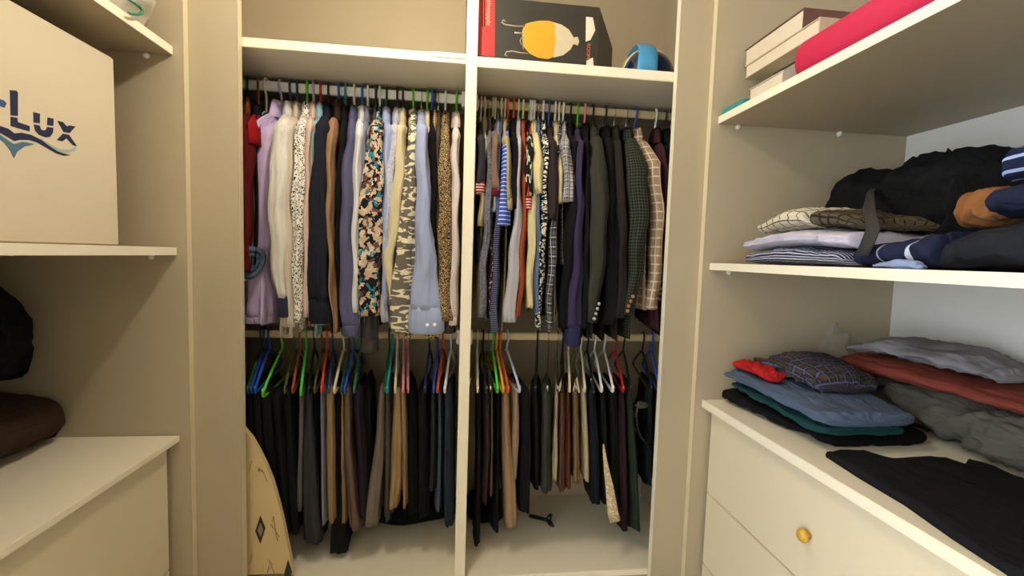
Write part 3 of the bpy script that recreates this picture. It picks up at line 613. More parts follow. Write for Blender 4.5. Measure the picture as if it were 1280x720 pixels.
def LR(*a, **k): return trousers(*a, group=k.pop('group', GQ), **k)
HR = 'holding black trousers on the right lower rod'
LR(BR, tblk, [(599, 468, 5), (599, 600, 5), (596, 684, 5)], 597, 597, CRM, group=GBR, what=HR)
LR('dark brown trousers hanging beside the wardrobe divider', CL('dark_brown_wool', c1='3a2c26'), [(608, 470, 5), (609, 560, 6), (606, 630, 6)], 604, 607, BLK)
LR('taupe trousers showing as a thin strip', CL('taupe_wool', c1='6b5948'), [(614, 468, 3), (615, 560, 3), (614, 620, 4)], 610, 613, GRY, wire=True, dy=.01)
LR(BR, tblk, [(622, 490, 5), (622, 560, 5), (620, 665, 7)], 616, 622, BRG, group=GBR, what=HR, dy=.03)
LR('tan chinos hanging from the yellow hanger', CL('rose_tan', c1='a5876a'), [(632, 485, 6), (635, 560, 7), (639, 620, 9), (640, 661, 9)], 621, 629, YEL, dy=-.006)
LR('light tan trousers hanging from the orange hanger', CL('light_tan', c1='a3876c'), [(645, 485, 5), (645, 520, 6), (643, 600, 5)], 625, 635, ORG)
LR(BR, tblk, [(656, 480, 7), (659, 560, 8), (657, 642, 8)], 634, 649, PBL, group=GBR, what=HR)
LR(BR, tblk, [(669, 475, 7), (671, 560, 7), (671, 612, 7)], 672, 669, BLK, group=GBR, what=HR, dy=.02)
LR('dark green grey trousers with crumpled hem', CL('green_grey', c1='3d413b'), [(683, 462, 7), (683, 560, 8), (684, 617, 9)], 686, 684, GRY, wire=True)
LR('cream trousers showing as a thin strip beside brown ones', CL('cream_wool', c1='b5a484'), [(697, 465, 3), (695, 560, 4), (694, 602, 3)], 697, 697, GRY, wire=True)
LR('brown wool trousers hanging beside the rust pair', CL('brown_wool', c1='5a4034'), [(703, 470, 5), (703, 560, 6), (703, 615, 7)], 704, 703, BLK)
LR('rust brown trousers hanging beside the brown wool pair', CL('rust_wool', c1='6a3c28'), [(710, 472, 4), (711, 560, 5), (711, 612, 5)], 711, 712, CRM, dy=.01)
LR('tan brown trousers hanging beside the pale cream pair', CL('tan_brown', c1='8c6e52'), [(719, 466, 5), (721, 560, 5), (722, 606, 5)], 718, 720, GRY, wire=True)
LR('pale cream trousers hanging beside the navy black pair', CL('pale_cream', c1='b8a98a'), [(728, 464, 5), (733, 560, 6), (735, 602, 6)], 727, 731, CRM, dy=-.005)
LR('navy black trousers hanging beside the pale cream pair', tnb, [(738, 470, 7), (743, 560, 8), (746, 632, 8)], 735, 741, BLK)
LR(BR, tblk, [(752, 475, 7), (756, 560, 7), (757, 630, 7)], 744, 752, WHT, group=GBR, what=HR, dy=.02)
LR('black trousers with a tan side seam', tblk, [(766, 478, 7), (770, 560, 8), (776, 640, 8)], 756, 766, WHT, dy=.01)
LR('dark maroon trousers with long hem', CL('maroon_wool', c1='2d1b22'), [(777, 490, 5), (779, 560, 8), (783, 664, 10)], 770, 779, RED)
LR('dark green checked trousers with long hem', CL('green_check_wool', 'window', '151a16', '2c3a2e', s1=110, s2=110, duty=.3), [(786, 492, 6), (791, 560, 9), (796, 664, 10)], 780, 788, BLK, dy=-.004)
LR('dark teal trousers hanging at the right end of the rod', CL('teal_wool', c1='18282a'), [(812, 505, 6), (813, 560, 6), (812, 608, 6)], 804, 814, BLK, dy=.02)
LR('rosy brown trousers hanging at the right end of the rod', CL('rosy_brown', c1='4a3a32'), [(822, 500, 4), (822, 560, 5), (820, 600, 5)], 815, 824, BLUE, dy=.03)
# pale dotted tie that hangs in front of the dark trousers
og = atY(755, 560, 1.50)
tp = [(754, 556, .8), (757, 580, 3), (762, 610, 5.5), (766, 640, 7.5), (769, 652, 7.5)]
rings = []
for u, v, hw in tp:
    c = atY(u, v, 1.505); a = hw * 1.5 / F
    rings.append([c + Vector((math.cos(k * math.pi / 6) * a, math.sin(k * math.pi / 6) * .004, .004 * math.cos(k * math.pi / 6))) for k in range(12)])
ti = link('necktie', loft(rings, org=og), fabric('dotted_tie', 'dots', 'c0a888', 'e0d2b4', s1=130, duty=.45), None, og)
tag(ti, 'pale beige dotted necktie hanging in front of dark trousers', 'necktie')
# black belt looping down by the right panel
pth = [atY(u, v, 1.53) for u, v in ((797, 500), (794, 515), (795, 532), (801, 546), (810, 555), (818, 558))]
og = pth[0].copy(); rings = []
for p in pth: rings.append([p + Vector((math.cos(a * math.pi / 4) * .006, math.sin(a * math.pi / 4) * .018, math.sin(a * math.pi / 4) * .002)) for a in range(8)])
bt = thing('belt', 'glossy black leather belt looping beside the right wardrobe panel', 'belt', og)
link('strap', loft(rings, org=og), plain('black_leather', '14120f', .25, bump=.2), bt)
pb = atY(801, 505, 1.53)
link('buckle', bevel_box_mesh(pb.x - og.x - .025, pb.x - og.x + .025, pb.y - og.y - .02, pb.y - og.y + .02, pb.z - og.z - .012, pb.z - og.z + .01, .008), plain('dark_gloss', '34302a', .12, coat=.6), bt)

# ================================================================ folded and heaped cloth
def heap(name, label, cat, fab, stations, group=None, n=54, seg=56, sq=3., wr=.006, org=None, parent=None, folds=0, ends=.35, sub=6, fs=14.):
    """cloth lying on a shelf: lofted along y through stations (y, x0, x1, z0, z1); a folded piece shows its layers as grooves"""
    st = sorted(stations); ys = [q[0] for q in st]; y0, y1 = ys[0], ys[-1]
    tabs = [[(q[0], q[i]) for q in st] for i in range(1, 5)]
    o0 = org or Vector(((st[0][1] + st[0][2]) / 2, (y0 + y1) / 2, min(q[3] for q in st)))
    sd = R.random() * 50; rings = []
    for i in range(n + 1):
        s = i / n; e = min(s, 1 - s)
        y = y0 + (y1 - y0) * (.5 - .5 * math.cos(math.pi * s))
        x0, x1, za, zb = [interp(t_, y) for t_ in tabs]
        k = 1 - (1 - min(1, e / .12)) ** 2 * ends
        cx, cz = (x0 + x1) / 2, (za + zb) / 2; a, b = (x1 - x0) / 2 * (1 - (1 - k) * .25), (zb - za) / 2 * k
        rr = []
        for j in range(seg):
            th = 2 * math.pi * j / seg; c, s_ = sell(th, sq)
            g = 1.
            if folds: g = 1 - .035 * (abs(math.sin(math.pi * folds * (s_ * .5 + .5))) < .28)
            p = Vector((cx + a * c * g, y, za + b + b * s_))
            w1 = mnoise.noise(Vector((p.x * fs * .5, p.y * fs * .5 + sd, p.z * fs * .5)))
            d = .9 - 3 * abs(mnoise.noise(Vector((p.x * fs + sd + w1 * 2, p.y * fs * .55, p.z * fs * 1.2)))) + .5 - 1.6 * abs(mnoise.noise(Vector((p.x * fs * 2.3 + w1, p.y * fs * 2.3 + sd, p.z * fs * 2.3))))
            q = Vector((c, 0, s_)).normalized() * (d - .65) * wr * .8
            p += q
            p.z = max(p.z, za)
            rr.append(p)
        rings.append(rr)
    # close the ends softly
    for end, sg in ((0, -1), (n, 1)):
        c = sum(rings[end], Vector()) / seg
        extra = [[c + (p - c) * f + Vector((0, sg * d, 0)) for p in rings[end]] for f, d in ((.8, .006), (.4, .008))]
        rings = (extra[::-1] + rings) if end == 0 else (rings + extra)
        n2 = len(rings)
        if end == 0: n += 2
    me = loft(rings, org=o0)
    o = link(name, me, fab, parent, o0 if parent is None else o0 - parent.location)
    if label: tag(o, label, cat, group)
    return o
ZM = 1.149
GM = 'clothes on the right middle shelf'
st = lambda y0, y1, x0, x1, z0, z1: [(y0, x0, x1, z0, z1), ((y0 + y1) / 2, x0 - .004, x1, z0, z1), (y1, x0 + .01, x1, z0, z1)]
heap('t_shirt', 'navy and white fine striped top folded under the white one', 't-shirt', fabric('navy_white_stripe', 'vstripe', '262a40', 'b8bccc', s1=105, duty=.42), [(.95, .85, 1.14, ZM, ZM + .040), (1.15, .848, 1.14, ZM, ZM + .052), (1.31, .86, 1.14, ZM, ZM + .036)], GM, folds=2)
heap('t_shirt', 'lilac white top folded between striped top and plaid scarf', 't-shirt', fabric('lilac_white', c1='cfcadc'), [(.925, .845, 1.15, ZM + .041, ZM + .082), (1.1, .843, 1.15, ZM + .052, ZM + .094), (1.325, .856, 1.15, ZM + .040, ZM + .082)], GM, folds=2)
heap('scarf', 'cream plaid scarf with black lines folded on the lilac top', 'scarf', fabric('cream_plaid', 'window', 'd6ccb2', '55555c', s1=30, s2=30, duty=.12), [(1.075, .855, 1.13, ZM + .093, ZM + .148), (1.14, .855, 1.13, ZM + .094, ZM + .158), (1.275, .872, 1.13, ZM + .088, ZM + .130)], GM, folds=2, sq=2.6)
heap('scarf', 'brown green plaid scarf end rolled beside the cream plaid one', 'scarf', fabric('olive_plaid', 'window', '5c5240', '2a2620', s1=36, s2=36, duty=.2), [(.93, .86, 1.1, ZM + .084, ZM + .112), (.99, .858, 1.1, ZM + .090, ZM + .134), (1.055, .858, 1.1, ZM + .094, ZM + .146)], GM, folds=2, sq=2.4)
# black jacket heap with a hanging strap
jk = thing('jacket', 'black crumpled jacket heaped behind the folded scarves', 'jacket', (1.15, 1.0, ZM), GM)
prof = [(990, 264), (1015, 245), (1040, 224), (1075, 214), (1120, 208), (1140, 197), (1180, 189), (1215, 186), (1240, 188), (1268, 200)]
stn = []
for u, v in prof:
    p = atX(u, v, 1.25); stn.append((min(p.y, 1.40 + (p.y - 1.40) * .02), 1.165 if p.y > .93 else 1.065, 1.44, ZM, p.z + .004))
jb = heap('body', None, None, fabric('black_coat', c1='17181a'), stn, n=80, seg=80, sq=2.3, wr=.020, parent=jk, org=Vector((1.15, 1.0, ZM)), fs=11)
p1 = [atX(1092, 236, 1.19), atX(1088, 240, 1.02), atX(1086, 262, .88), atX(1092, 285, .838), atX(1084, 305, .834), atX(1077, 320, .836)]
link('strap', loft([[p + Vector((math.cos(a * math.pi / 5) * .004, math.sin(a * math.pi / 5) * (.010 if i < 2 else .017), .0)) for a in range(10)] for i, p in enumerate(p1)], org=Vector((1.15, 1.0, ZM))), fabric('grey_strap', c1='3a3936'), jk)
heap('sweater', 'navy sweater with white chevron stripes folded beside the charcoal one', 'sweater', fabric('navy_chevron', 'hstripe', '1f243c', 'c4c8dc', s1=17, duty=.13), [(.755, .862, 1.05, ZM, ZM + .072), (.82, .85, 1.05, ZM, ZM + .060), (.90, .845, 1.05, ZM, ZM + .055)], GM, sq=2.4, wr=.009)
heap('cloth', 'pale blue cloth corner lying at the shelf edge', 'cloth', fabric('pale_blue_cloth', c1='8b9cc4'), [(.745, .822, .846, ZM, ZM + .018), (.79, .820, .846, ZM, ZM + .022), (.83, .822, .842, ZM, ZM + .016)], GM, sq=2.2, wr=.004)
heap('sweater', 'charcoal knitted sweater folded beside the navy chevron sweater', 'sweater', fabric('charcoal_knit', c1='212329'), [(.40, .85, 1.05, ZM, ZM + .09), (.56, .848, 1.05, ZM, ZM + .092), (.66, .85, 1.05, ZM, ZM + .085), (.740, .862, 1.05, ZM, ZM + .060)], GM, sq=2.4, wr=.010)
heap('sweater', 'tawny brown garment poking out under the navy pile', 'sweater', fabric('tawny', c1='8a5a34'), [(.715, .92, 1.05, ZM + .092, ZM + .15), (.74, .92, 1.05, ZM + .082, ZM + .155), (.775, .925, 1.05, ZM + .078, ZM + .150)], GM, sq=2.2, wr=.012)
heap('sweater', 'plain navy sweater lying on the charcoal sweater', 'sweater', fabric('plain_navy', c1='20263c'), [(.40, .88, 1.05, ZM + .092, ZM + .155), (.60, .88, 1.05, ZM + .094, ZM + .155), (.700, .89, 1.05, ZM + .094, ZM + .145)], GM, sq=2.4, wr=.008)
heap('sweater', 'dark navy sweater with bold pale blue stripes on top of the pile', 'sweater', fabric('bold_stripe', 'vstripe', '1c2240', '9db0d8', s1=34, duty=.24), [(.40, .93, 1.05, ZM + .156, ZM + .235), (.60, .93, 1.05, ZM + .156, ZM + .235), (.72, .945, 1.05, ZM + .157, ZM + .225)], GM, sq=2.2, wr=.006)
# worktop piles
ZW = .691; GW = 'clothes on the right worktop'
heap('trousers', 'black trousers folded at the bottom of the worktop stack', 'trousers', fabric('black_cotton', c1='101012'), [(1.03, .93, 1.23, ZW, ZW + .035), (1.2, .89, 1.30, ZW, ZW + .045), (1.405, .872, 1.25, ZW, ZW + .050)], GW, sq=3, wr=.008)
heap('trousers', 'dark teal trousers folded under the blue denim ones', 'trousers', fabric('teal_cotton', c1='1f4a4c'), [(1.01, .885, 1.14, ZW + .036, ZW + .062), (1.2, .878, 1.18, ZW + .046, ZW + .074), (1.385, .885, 1.18, ZW + .051, ZW + .078)], GW, sq=3, wr=.005, folds=2)
heap('jeans', 'blue grey denim jeans folded on top of the teal trousers', 'jeans', fabric('blue_denim', c1='56657e'), [(1.00, .888, 1.15, ZW + .063, ZW + .100), (1.2, .872, 1.18, ZW + .075, ZW + .116), (1.40, .870, 1.18, ZW + .079, ZW + .116)], GW, sq=3, wr=.007, folds=2)
pj = heap('pyjamas', 'dark plaid pyjamas with blue lines bundled on the denim jeans', 'pyjamas', fabric('plaid_bundle', 'plaid', '2c282a', '4a4038', '5c6290', s1=34, duty=.5), [(1.12, .96, 1.16, ZW + .112, ZW + .158), (1.18, .95, 1.18, ZW + .115, ZW + .175), (1.28, .945, 1.18, ZW + .117, ZW + .190), (1.385, .945, 1.16, ZW + .117, ZW + .160)], GW, sq=2.3, wr=.012)
heap('sweater', 'bright red garment tucked inside the plaid bundle', 'sweater', fabric('bright_red', c1='b82424'), [(1.21, .885, .948, ZW + .116, ZW + .150), (1.29, .880, .944, ZW + .117, ZW + .158), (1.37, .885, .944, ZW + .117, ZW + .148)], GW, sq=2.2, wr=.008)
heap('trousers', 'crumpled olive grey cargo trousers beside the denim stack', 'trousers', fabric('olive_cargo', c1='66645a'), [(.72, 1.25, 1.47, ZW, ZW + .125), (.90, 1.22, 1.47, ZW, ZW + .135), (1.02, 1.25, 1.47, ZW, ZW + .135), (1.30, 1.255, 1.47, ZW, ZW + .13)], GW, sq=2.5, wr=.016, n=80, seg=80, fs=17)
heap('towel', 'brick red towel lying across the olive trousers', 'towel', fabric('brick_red', c1='8c4438'), [(.72, 1.24, 1.48, ZW + .130, ZW + .180), (.95, 1.22, 1.48, ZW + .136, ZW + .186), (1.15, 1.20, 1.47, ZW + .136, ZW + .196), (1.29, 1.20, 1.45, ZW + .134, ZW + .190), (1.36, 1.21, 1.42, ZW + .130, ZW + .160)], GW, sq=2.5, wr=.008)
heap('sweatshirt', 'heather grey sweatshirt folded on the brick red towel', 'sweatshirt', fabric('heather_grey', c1='8f8d92'), [(.95, 1.28, 1.47, ZW + .187, ZW + .222), (1.06, 1.25, 1.47, ZW + .193, ZW + .250), (1.22, 1.24, 1.46, ZW + .195, ZW + .250), (1.33, 1.25, 1.42, ZW + .182, ZW + .212)], GW, sq=2.5, wr=.012)
# black trousers thrown flat on the worktop
out = [(.885, .975), (.935, .99), (.985, .985), (.992, .94), (1.07, .935), (1.148, .926), (1.15, .885), (1.19, .91), (1.215, .86), (1.225, .78), (1.24, .70), (1.44, .68), (1.47, .62), (1.44, .45), (1.20, .38), (.95, .40), (.85, .47), (.832, .56), (.845, .66), (.866, .76), (.872, .87)]
def flat_cloth(name, label, cat, out, z, th, fab, group):
    c = Vector((sum(p[0] for p in out) / len(out), sum(p[1] for p in out) / len(out), 0)); N = len(out) * 4; P = []
    for i in range(N):
        k, f = divmod(i, 4); a = Vector((*out[k], 0)); b = Vector((*out[(k + 1) % len(out)], 0)); P.append(a + (b - a) * f / 4)
    rings = []
    for s, h in ((.0, 0), (1.0, 0), (1.004, .35), (.995, .8), (.97, 1), (.9, 1), (.78, 1), (.62, 1), (.45, 1), (.28, 1), (.12, 1), (.01, 1)):
        rr = []
        for p in P:
            q = c + (p - c) * s; d = mnoise.noise(Vector((q.x * 13, q.y * 13, 3))) + .5 * mnoise.noise(Vector((q.x * 29, q.y * 29, 7)))
            q.z = z + h * (th + .010 * d) if h else z
            q.z = max(q.z, z); rr.append(q)
        rings.append(rr)
    og = Vector((c.x, c.y, z)); me = loft(rings, org=og)
    uvm = me.uv_layers[0]
    for l in me.loops: v = me.vertices[l.vertex_index].co; uvm.data[l.index].uv = (v.x, v.y)
    return tag(link(name, me, fab, None, og), label, cat, group)
flat_cloth('trousers', 'black trousers thrown flat near the worktop front edge', 'trousers', out, ZW, .018, fabric('black_corduroy', c1='17161a'), GW)
# crumpled clear bag behind the plaid bundle
def crumple(name, label, cat, c, rx, ry, rz, mat, amp=.3, seed=1, top=None, n=18, m=28):
    rings = []
    for i in range(n + 1):
        ph = -math.pi / 2 + math.pi * i / n; rr = []
        for j in range(m):
            th = 2 * math.pi * j / m; d = Vector((math.cos(ph) * math.cos(th), math.cos(ph) * math.sin(th), math.sin(ph)))
            k = 1 + amp * (mnoise.noise(d * 1.7 + Vector((seed, 0, 0))) + .5 * abs(mnoise.noise(d * 4.1 + Vector((0, seed, 0)))))
            p = Vector((d.x * rx * k, d.y * ry * k, d.z * rz * k)); p.z = max(p.z, -rz * .86) + rz * .86
            rr.append(p + Vector(c))
        rings.append(rr)
    me = loft(rings, org=Vector(c))
    o = link(name, me, mat, None, c)
    return tag(o, label, cat)
CLEAR = plain('clear_plastic_film', 'eeeae0', .18, trans=.6, alpha=.35)
crumple('plastic_bag', 'crumpled clear plastic wisp behind the plaid bundle', 'plastic bag', (1.26, 1.392, ZW + .13), .045, .016, .065, CLEAR, .5, 4)

# ================================================================ right top shelf: books, roll, folder
ZT = 1.619
PAPER = plain('book_pages', 'd9cbb4', .8, var=.12, vscale=40)
def book(label, x0, x1, y0, y1, z0, z1, cover, spine='near', group='books on the right top shelf'):
    b = thing('book', label, 'book', ((x0 + x1) / 2, (y0 + y1) / 2, z0), group)
    box('pages', x0 + .004, x1 - .004, y0 + .003, y1 - .004, z0 + .0025, z1 - .0025, PAPER, b, 0)
    box('cover', x0, x1, y0, y1, z0, z0 + .0028, cover, b, .0006); box('cover', x0, x1, y0, y1, z1 - .0028, z1, cover, b, .0006)
    box('spine', x0, x1, y0 - .002, y0 + .002, z0, z1, cover, b, .0008)
    return b
BRN = plain('brown_book_cover', '6a4438', .5, var=.2); CRC = plain('cream_book_cover', 'c8b698', .55, var=.1); GRN = plain('green_photo_cover', '3a4030', .4, var=.6, vscale=40); PAL = plain('pale_book_cover', 'c9bfae', .5, var=.08)
book('thin pale paperback at the bottom of the book pile', .835, 1.05, 1.157, 1.30, ZT, ZT + .045, PAL)
book('dark green picture-covered book in the middle of the book pile', .93, 1.16, 1.157, 1.33, ZT + .045, ZT + .108, GRN)
book('cream paperback under the brown hardback', .872, 1.10, 1.085, 1.385, ZT + .108, ZT + .148, CRC)
book('brown hardback on top of the book pile', .878, 1.14, 1.15, 1.40, ZT + .150, ZT + .204, BRN)
fo = box('folder', .822, .90, 1.305, 1.416, ZT, ZT + .020, plain('teal_plastic', '1f8f86', .35)); tag(fo, 'flat teal plastic folder at the far end of the top shelf', 'folder')
CR = plain('crimson_foam', 'c41c48', .7, var=.12, vscale=30, bump=.15, bscale=300)
rings = []
for y, f in ((1.125, .2), (1.124, .8), (1.118, .95), (1.105, 1), (1.0, 1), (.8, 1), (.6, 1), (.42, 1), (.40, .9), (.395, .3)):
    rings.append([Vector((.892 + sell(a * math.pi / 12, 2.5)[0] * .056 * f, y, ZT + .054 + sell(a * math.pi / 12, 2.5)[1] * .053 * f)) for a in range(24)])
rm = link('rolled_mat', loft(rings, org=Vector((.89, .8, ZT))), CR, None, (.89, .8, ZT)); tag(rm, 'rolled crimson pink mat along the right top shelf', 'mat')

# ================================================================ left shelves: printed carton, plastic bag, cushion, stuffed bag
XC = -.885
cb = thing('cardboard_box', 'large beige carton with navy lettering and blue wave logo', 'box', (XC - .2, 1.0, 1.147))
box('carton', XC - .40, XC, .60, 1.300, 1.147, 1.620, plain('beige_carton', 'd8cab0', .7, var=.06, vscale=5, bump=.05, bscale=200), cb, .003)
NV = plain('navy_ink', '1c2348', .6); STL = plain('steel_blue_ink', '4d7288', .6); LT = plain('pale_wave_ink', '9fb4b4', .6); MID = plain('blue_ink', '3c5486', .6)
def pr(name, pts, mat, parent):
    P3 = [atX(x / 6, 90 + y / 6, XC) for x, y in pts]
    og = parent.location
    return link(name, poly_slab(P3, (1, 0, 0), .0008, og), mat, parent)
pr('letter', [(72, 135), (122, 140), (132, 155), (132, 330), (78, 325)], NV, cb); pr('letter', [(78, 335), (130, 345), (130, 375), (220, 405), (220, 445), (78, 405)], NV, cb)
pr('letter', [(248, 300), (298, 312), (296, 385), (250, 378)], NV, cb); pr('letter', [(355, 340), (400, 350), (398, 405), (352, 398)], NV, cb)
pr('letter', [(252, 393), (296, 402), (305, 430), (325, 438), (343, 434), (352, 412), (398, 418), (395, 455), (375, 485), (340, 490), (290, 470), (262, 440)], NV, cb)
pr('letter', [(428, 365), (470, 375), (500, 408), (520, 400), (565, 408), (520, 458), (475, 450)], NV, cb); pr('letter', [(470, 462), (515, 470), (575, 555), (545, 548), (497, 497), (465, 520), (425, 510)], NV, cb)
pr('dash', [(-14, 200), (25, 212), (48, 235), (30, 268), (-14, 250)], MID, cb)
pr('wave_logo', [(-20, 398), (60, 425), (105, 460), (160, 455), (230, 470), (300, 505), (370, 555), (430, 595), (480, 612), (530, 622), (480, 628), (420, 610), (350, 570), (280, 530), (220, 510), (150, 508), (105, 518), (60, 490), (-20, 446)], NV, cb)
pr('wave_logo', [(300, 495), (380, 545), (450, 580), (520, 582), (572, 558), (560, 590), (500, 606), (440, 598), (360, 558)], LT, cb)
pr('wave_logo', [(-20, 458), (50, 505), (102, 540), (170, 522), (262, 540), (180, 560), (130, 595), (102, 645), (75, 590), (30, 530), (-20, 495)], STL, cb)
bagm = plain('milky_plastic_film', 'dcd6c8', .3, alpha=.82)
bgc = (-.90, 1.30, 1.707)
pbag = crumple('plastic_bag', 'milky plastic carrier bag with green print on the left top shelf', 'plastic bag', bgc, .10, .09, .10, bagm, .3, 2)
gp = [atX(u, v, -.80) for u, v in ((160, -1), (168, 4), (174, 8), (178, 13), (176, 17), (170, 18), (163, 17), (160, 15))]
link('print', tube_mesh(gp, [.0025, .003, .0035, .0035, .0035, .0035, .003, .0015], 8, Vector(bgc)), plain('green_print', '1c7a58', .5), pbag)
heap('cushion', 'dark brown cushion lying on the left worktop', 'cushion', fabric('brown_fleece', c1='3c2c22'), [(.80, -1.47, -1.12, .591, .745), (1.15, -1.47, -1.07, .591, .757), (1.395, -1.46, -1.09, .591, .735)], sq=2.6, wr=.006, ends=.8)
heap('stuffed_bag', 'black stuffed bag resting on the brown cushion', 'bag', fabric('black_nylon', c1='0c0c0e'), [(.75, -1.47, -1.12, .76, 1.06), (1.08, -1.47, -1.06, .762, 1.09), (1.335, -1.46, -1.11, .77, 1.06)], sq=2.1, wr=.008, ends=.75)

# ================================================================ top of the wardrobe: gift carton and blue appliance
ZP = ZS - .002
def prism(name, pts, z0, z1, mat, parent=None, org=None):
    return link(name, poly_slab([Vector((x, y, z0)) for x, y in pts], (0, 0, 1), z1 - z0, org), mat, parent)
og = Vector((.25, 1.6, ZP)); gb = thing('gift_box', 'black and red drink dispenser carton lying on its side', 'box', og)
ZG = EYE + .815
DKB = plain('black_carton', '2b2822', .45, var=.15)
prism('carton', [(.042, 1.50), (.43, 1.50), (.565, 1.77), (.042, 1.77)], ZP, ZG, DKB, gb, og)
YG = 1.50
def gpr(name, pts, mat, th=.0008, parent=gb):
    P3 = []
    for u, v in pts:
        p = atY(u, v, YG); p.z = max(p.z, ZP + .001); p.z = min(p.z, ZG - .0005); P3.append(p)
    P3 = [p for i, p in enumerate(P3) if (p - P3[i - 1]).length > 1e-5]
    return link(name, poly_slab(P3, (0, -1, 0), th, og), mat, parent)
gpr('red_panel', [(598, -40), (619.5, -40), (618.5, 71), (598, 69)], plain('red_print', 'b0201a', .45))
cx, cy = 686, 50
gpr('print', [(657 + 0, 30), (663, 28), (674, 26), (686, 26), (692, 28), (695, 33), (693, 40), (695, 50), (693, 60), (692, 71), (685, 74), (672, 72), (662, 67), (655, 59), (653, 50), (653, 40)], plain('yellow_print', 'd79a1c', .45, var=.12, vscale=30))
gpr('print', [(692, 28), (702, 31), (711, 37), (717, 47), (722, 46), (724, 52), (722, 57), (717, 55), (713, 62), (704, 69), (692, 72), (693, 60), (695, 50), (693, 40), (695, 33)], plain('pale_glass_print', 'c4b89a', .45, var=.15, vscale=40))
GYP = plain('grey_print', 'a89a84', .45)
def gline(pts, w=.0022, mat=GYP):
    P3 = [atY(u, v, YG) for u, v in pts]
    link('print', tube_mesh(P3, w, 6, og), mat, gb)
gline([(655, 33), (645, 33), (632, 31), (627, 28), (629, 25), (632, 27)]); gline([(660, 67), (650, 66), (640, 64), (633, 65), (631, 69), (634, 70)])
gline([(653, 42), (643, 41)], .003); gline([(655, 34), (653, 40), (654, 62)], .0016); gline([(652, 47), (650, 51), (652, 56)], .0016)
def gtext(body, size, u, v, mat, w=None):
    cu = bpy.data.curves.new('t', 'FONT'); cu.body = body; cu.size = size; cu.extrude = .0004; cu.align_x = 'LEFT'
    to = bpy.data.objects.new('t', cu); me = bpy.data.meshes.new_from_object(to); bpy.data.objects.remove(to)
    p = atY(u, v, YG - .0012)
    # print turned a quarter: letters read downwards with their tops to the right
    for q in me.vertices:
        x, y = q.co.x, q.co.y
        q.co = Vector((p.x + y, p.y - q.co.z, p.z - x)) - og
    bm = bmesh.new(); bm.from_mesh(me); bmesh.ops.recalc_face_normals(bm, faces=bm.faces[:]); bm.to_mesh(me); bm.free()
    link('lettering', me, mat, gb)
WP = plain('white_print', 'd8cdb8', .5); OP = plain('coral_print', 'c8664a', .5)
gtext('pineapple', .021, 609, -1, plain('pale_red_print', 'd8a48c', .5))
PRD = plain('pale_red_print', 'd8a48c', .5)
for u_ in (602.5, 605.2): gpr('print', [(u_, -1), (u_ + 1.0, -1), (u_ + .9, 34), (u_ - .1, 34)], PRD)
gpr('print', [(732.5, 21), (741, 22), (744, 38), (738, 50), (732, 52)], WP); gpr('print', [(733, 76), (741, 72), (742, 84), (733, 82)], WP)
gtext('ROOM', .0165, 734, 54, OP)
# blue rounded appliance
oa = atY(815, 90, 1.56); oa.z = ZP; ap = thing('appliance', 'blue and cream domed appliance beside the gift carton', 'appliance', oa)
def dome(x0, x1, y0, y1, h, mat, name, sq=2.2, tilt=0):
    cx_, cy_ = (x0 + x1) / 2, (y0 + y1) / 2; rings = []
    for i in range(11):
        z = math.sin(i / 10 * math.pi / 2); k = max(.03, math.cos(i / 10 * math.pi / 2) ** .8)
        rings.append([Vector((cx_ + tilt * z + sell(a * math.pi / 12, sq)[0] * (x1 - x0) / 2 * k, cy_ + sell(a * math.pi / 12, sq)[1] * (y1 - y0) / 2 * k, oa.z + z * h)) for a in range(24)])
    return link(name, loft(rings, org=oa), mat, ap)
dome(oa.x - .092, oa.x + .105, 1.535, 1.70, .122, plain('dark_blue_translucent', '16284a', .12, coat=.7), 'shell', 2.4)
xa = oa.x - .035
rings = []
for i in range(15):
    t = math.pi * i / 14; yy = 1.61 - math.cos(t) * .092; zz = oa.z + math.sin(t) ** .7 * .130
    wv = .037 - .006 * math.sin(t)
    nx = Vector((0, -math.cos(t), math.sin(t)))
    c = Vector((xa + .012 * math.sin(t), yy, zz))
    rings.append([c + Vector((math.cos(a * math.pi / 8) * wv, 0, 0)) + nx * (math.sin(a * math.pi / 8) * .008) for a in range(16)])
link('handle', loft(rings, org=oa), plain('sky_blue_plastic', '3a8fc4', .2, coat=.5), ap)
rings = []
for i in range(17):
    t = math.pi * i / 16; c = Vector((oa.x + .006 - math.cos(t) * .103, 1.63, oa.z + math.sin(t) * .128))
    nx = Vector((-math.cos(t), 0, math.sin(t)))
    rings.append([c + Vector((0, math.cos(a * math.pi / 6) * .035, 0)) + nx * (math.sin(a * math.pi / 6) * .006) for a in range(12)])
link('rim', loft(rings, org=oa), plain('cream_plastic', 'e0d2a8', .3), ap)

# ================================================================ wardrobe floor: ironing board, black clamp, dark bundle
og = Vector((-.70, 1.51, ZF))
ib = thing('ironing_board', 'cream ironing board with diamond print standing in the left corner', 'ironing board', og)
YI = 1.497
edge = [(307, 540), (314, 548), (322, 562), (332, 582), (340, 602), (348, 630), (355, 660), (361, 690), (366, 716)]
rt_ = [atY(u, v, YI) for u, v in edge]
cxb = -.715
lft = [Vector((2 * cxb - p.x, YI, p.z)) for p in reversed(rt_)]
topz = rt_[0].z + .045
nose = [Vector((cxb + (rt_[0].x - cxb) * k, YI, rt_[0].z + .045 * (1 - k * k))) for k in (-.66, -.33, 0, .33, .66)]
outl = rt_[::-1] + nose[::-1] + lft[::-1]
outl = [Vector((p.x, p.y, max(p.z, ZF))) for p in outl]
BRD = plain('ironing_cover', 'd2b988', .8, var=.06, vscale=12)
link('board', poly_slab(outl, (0, 1, 0), .02, og), BRD, ib)
DM = plain('black_diamond_print', '2a2620', .7); DM2 = plain('grey_diamond_print', '8a7c60', .7); LN = plain('brown_line_print', '7c6a48', .7)
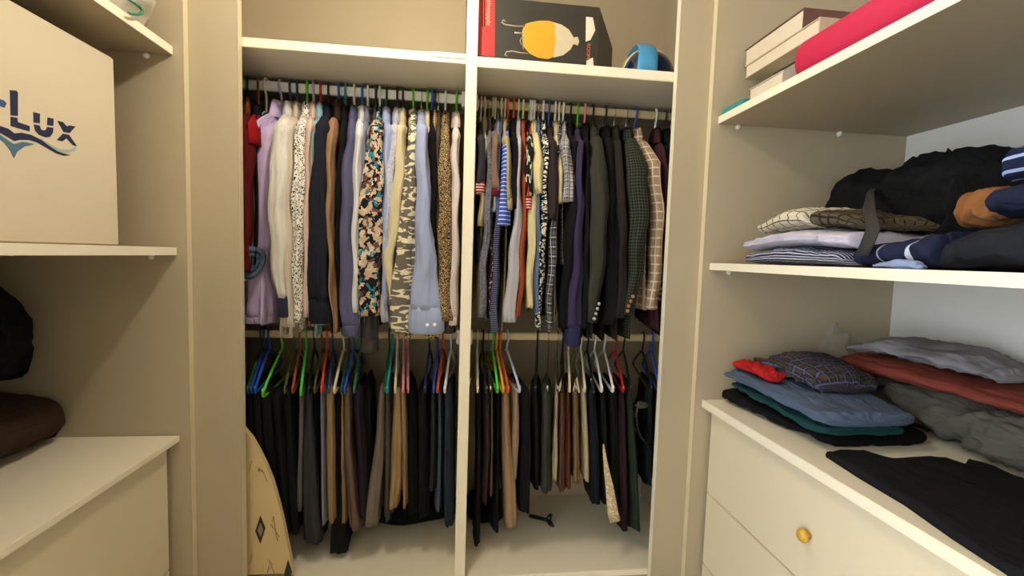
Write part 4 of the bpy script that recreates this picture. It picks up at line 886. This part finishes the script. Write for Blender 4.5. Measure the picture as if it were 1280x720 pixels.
for (u, v, a, b) in ((325.5, 662, 6.5, 18), (360, 716, 5, 17)):
    d = link('diamond', poly_slab([atY(u + x, v + y, YI - .0006) for x, y in ((0, -b), (a, -2), (0, b), (-a, 2))], (0, -1, 0), .0006, og), DM, ib)
    if u < 350: link('diamond', poly_slab([atY(u + x, v + y, YI - .0013) for x, y in ((0, -b * .5), (a * .55, 0), (0, b * .5), (-a * .55, 1))], (0, -1, 0), .0005, og), DM2, ib)
for L in ([(311, 590), (313, 583), (315, 576)], [(323, 585), (328, 588), (332, 597), (334, 602)], [(338, 655), (344, 663), (349, 671)], [(340, 652), (342, 645), (345, 668), (347, 676)], [(315, 691), (314, 702), (311, 705)], [(336, 700), (341, 706), (334, 714)], [(334, 716), (337, 702), (343, 717)], [(322, 588), (330, 590)]):
    link('line_print', tube_mesh([atY(u, v, YI - .0006) for u, v in L], .0009, 5, og), LN, ib)
# small black clamp on the floor of the right bay
og = atZ(672, 650, ZF); bk = plain('black_plastic', '17161a', .4)
ck = thing('clamp', 'small black clamp with flared end on the wardrobe floor', 'clamp', og)
a_, b_ = atZ(662, 648, ZF), atZ(690, 655, ZF); dr = (b_ - a_)
link('bar', tube_mesh([a_ + Vector((0, 0, .012)), a_ + dr * .7 + Vector((0, 0, .012)), a_ + dr * .85 + Vector((0, 0, .014))], [.008, .007, .01], 10, og), bk, ck)
for s_ in (-1, 1):
    link('jaw', tube_mesh([a_ + dr * .82 + Vector((0, 0, .014)), a_ + dr * .92 + Vector((0, s_ * .012, .014 + .010 * s_)), a_ + dr + Vector((0, s_ * .022, .016 + .012 * s_))], [.010, .009, .006], 10, og), bk, ck)
crumple('clothes_bundle', 'black cloth bundle on the floor under the left bay trousers', 'clothes', (-.20, 1.86, ZF), .22, .09, .045, fabric('black_bundle', c1='141416'), .25, 3)
crumple('clothes_bundle', 'black cloth bundle on the floor under the right bay trousers', 'clothes', (.13, 1.84, ZF), .09, .10, .06, fabric('black_bundle', c1='141416'), .25, 8)
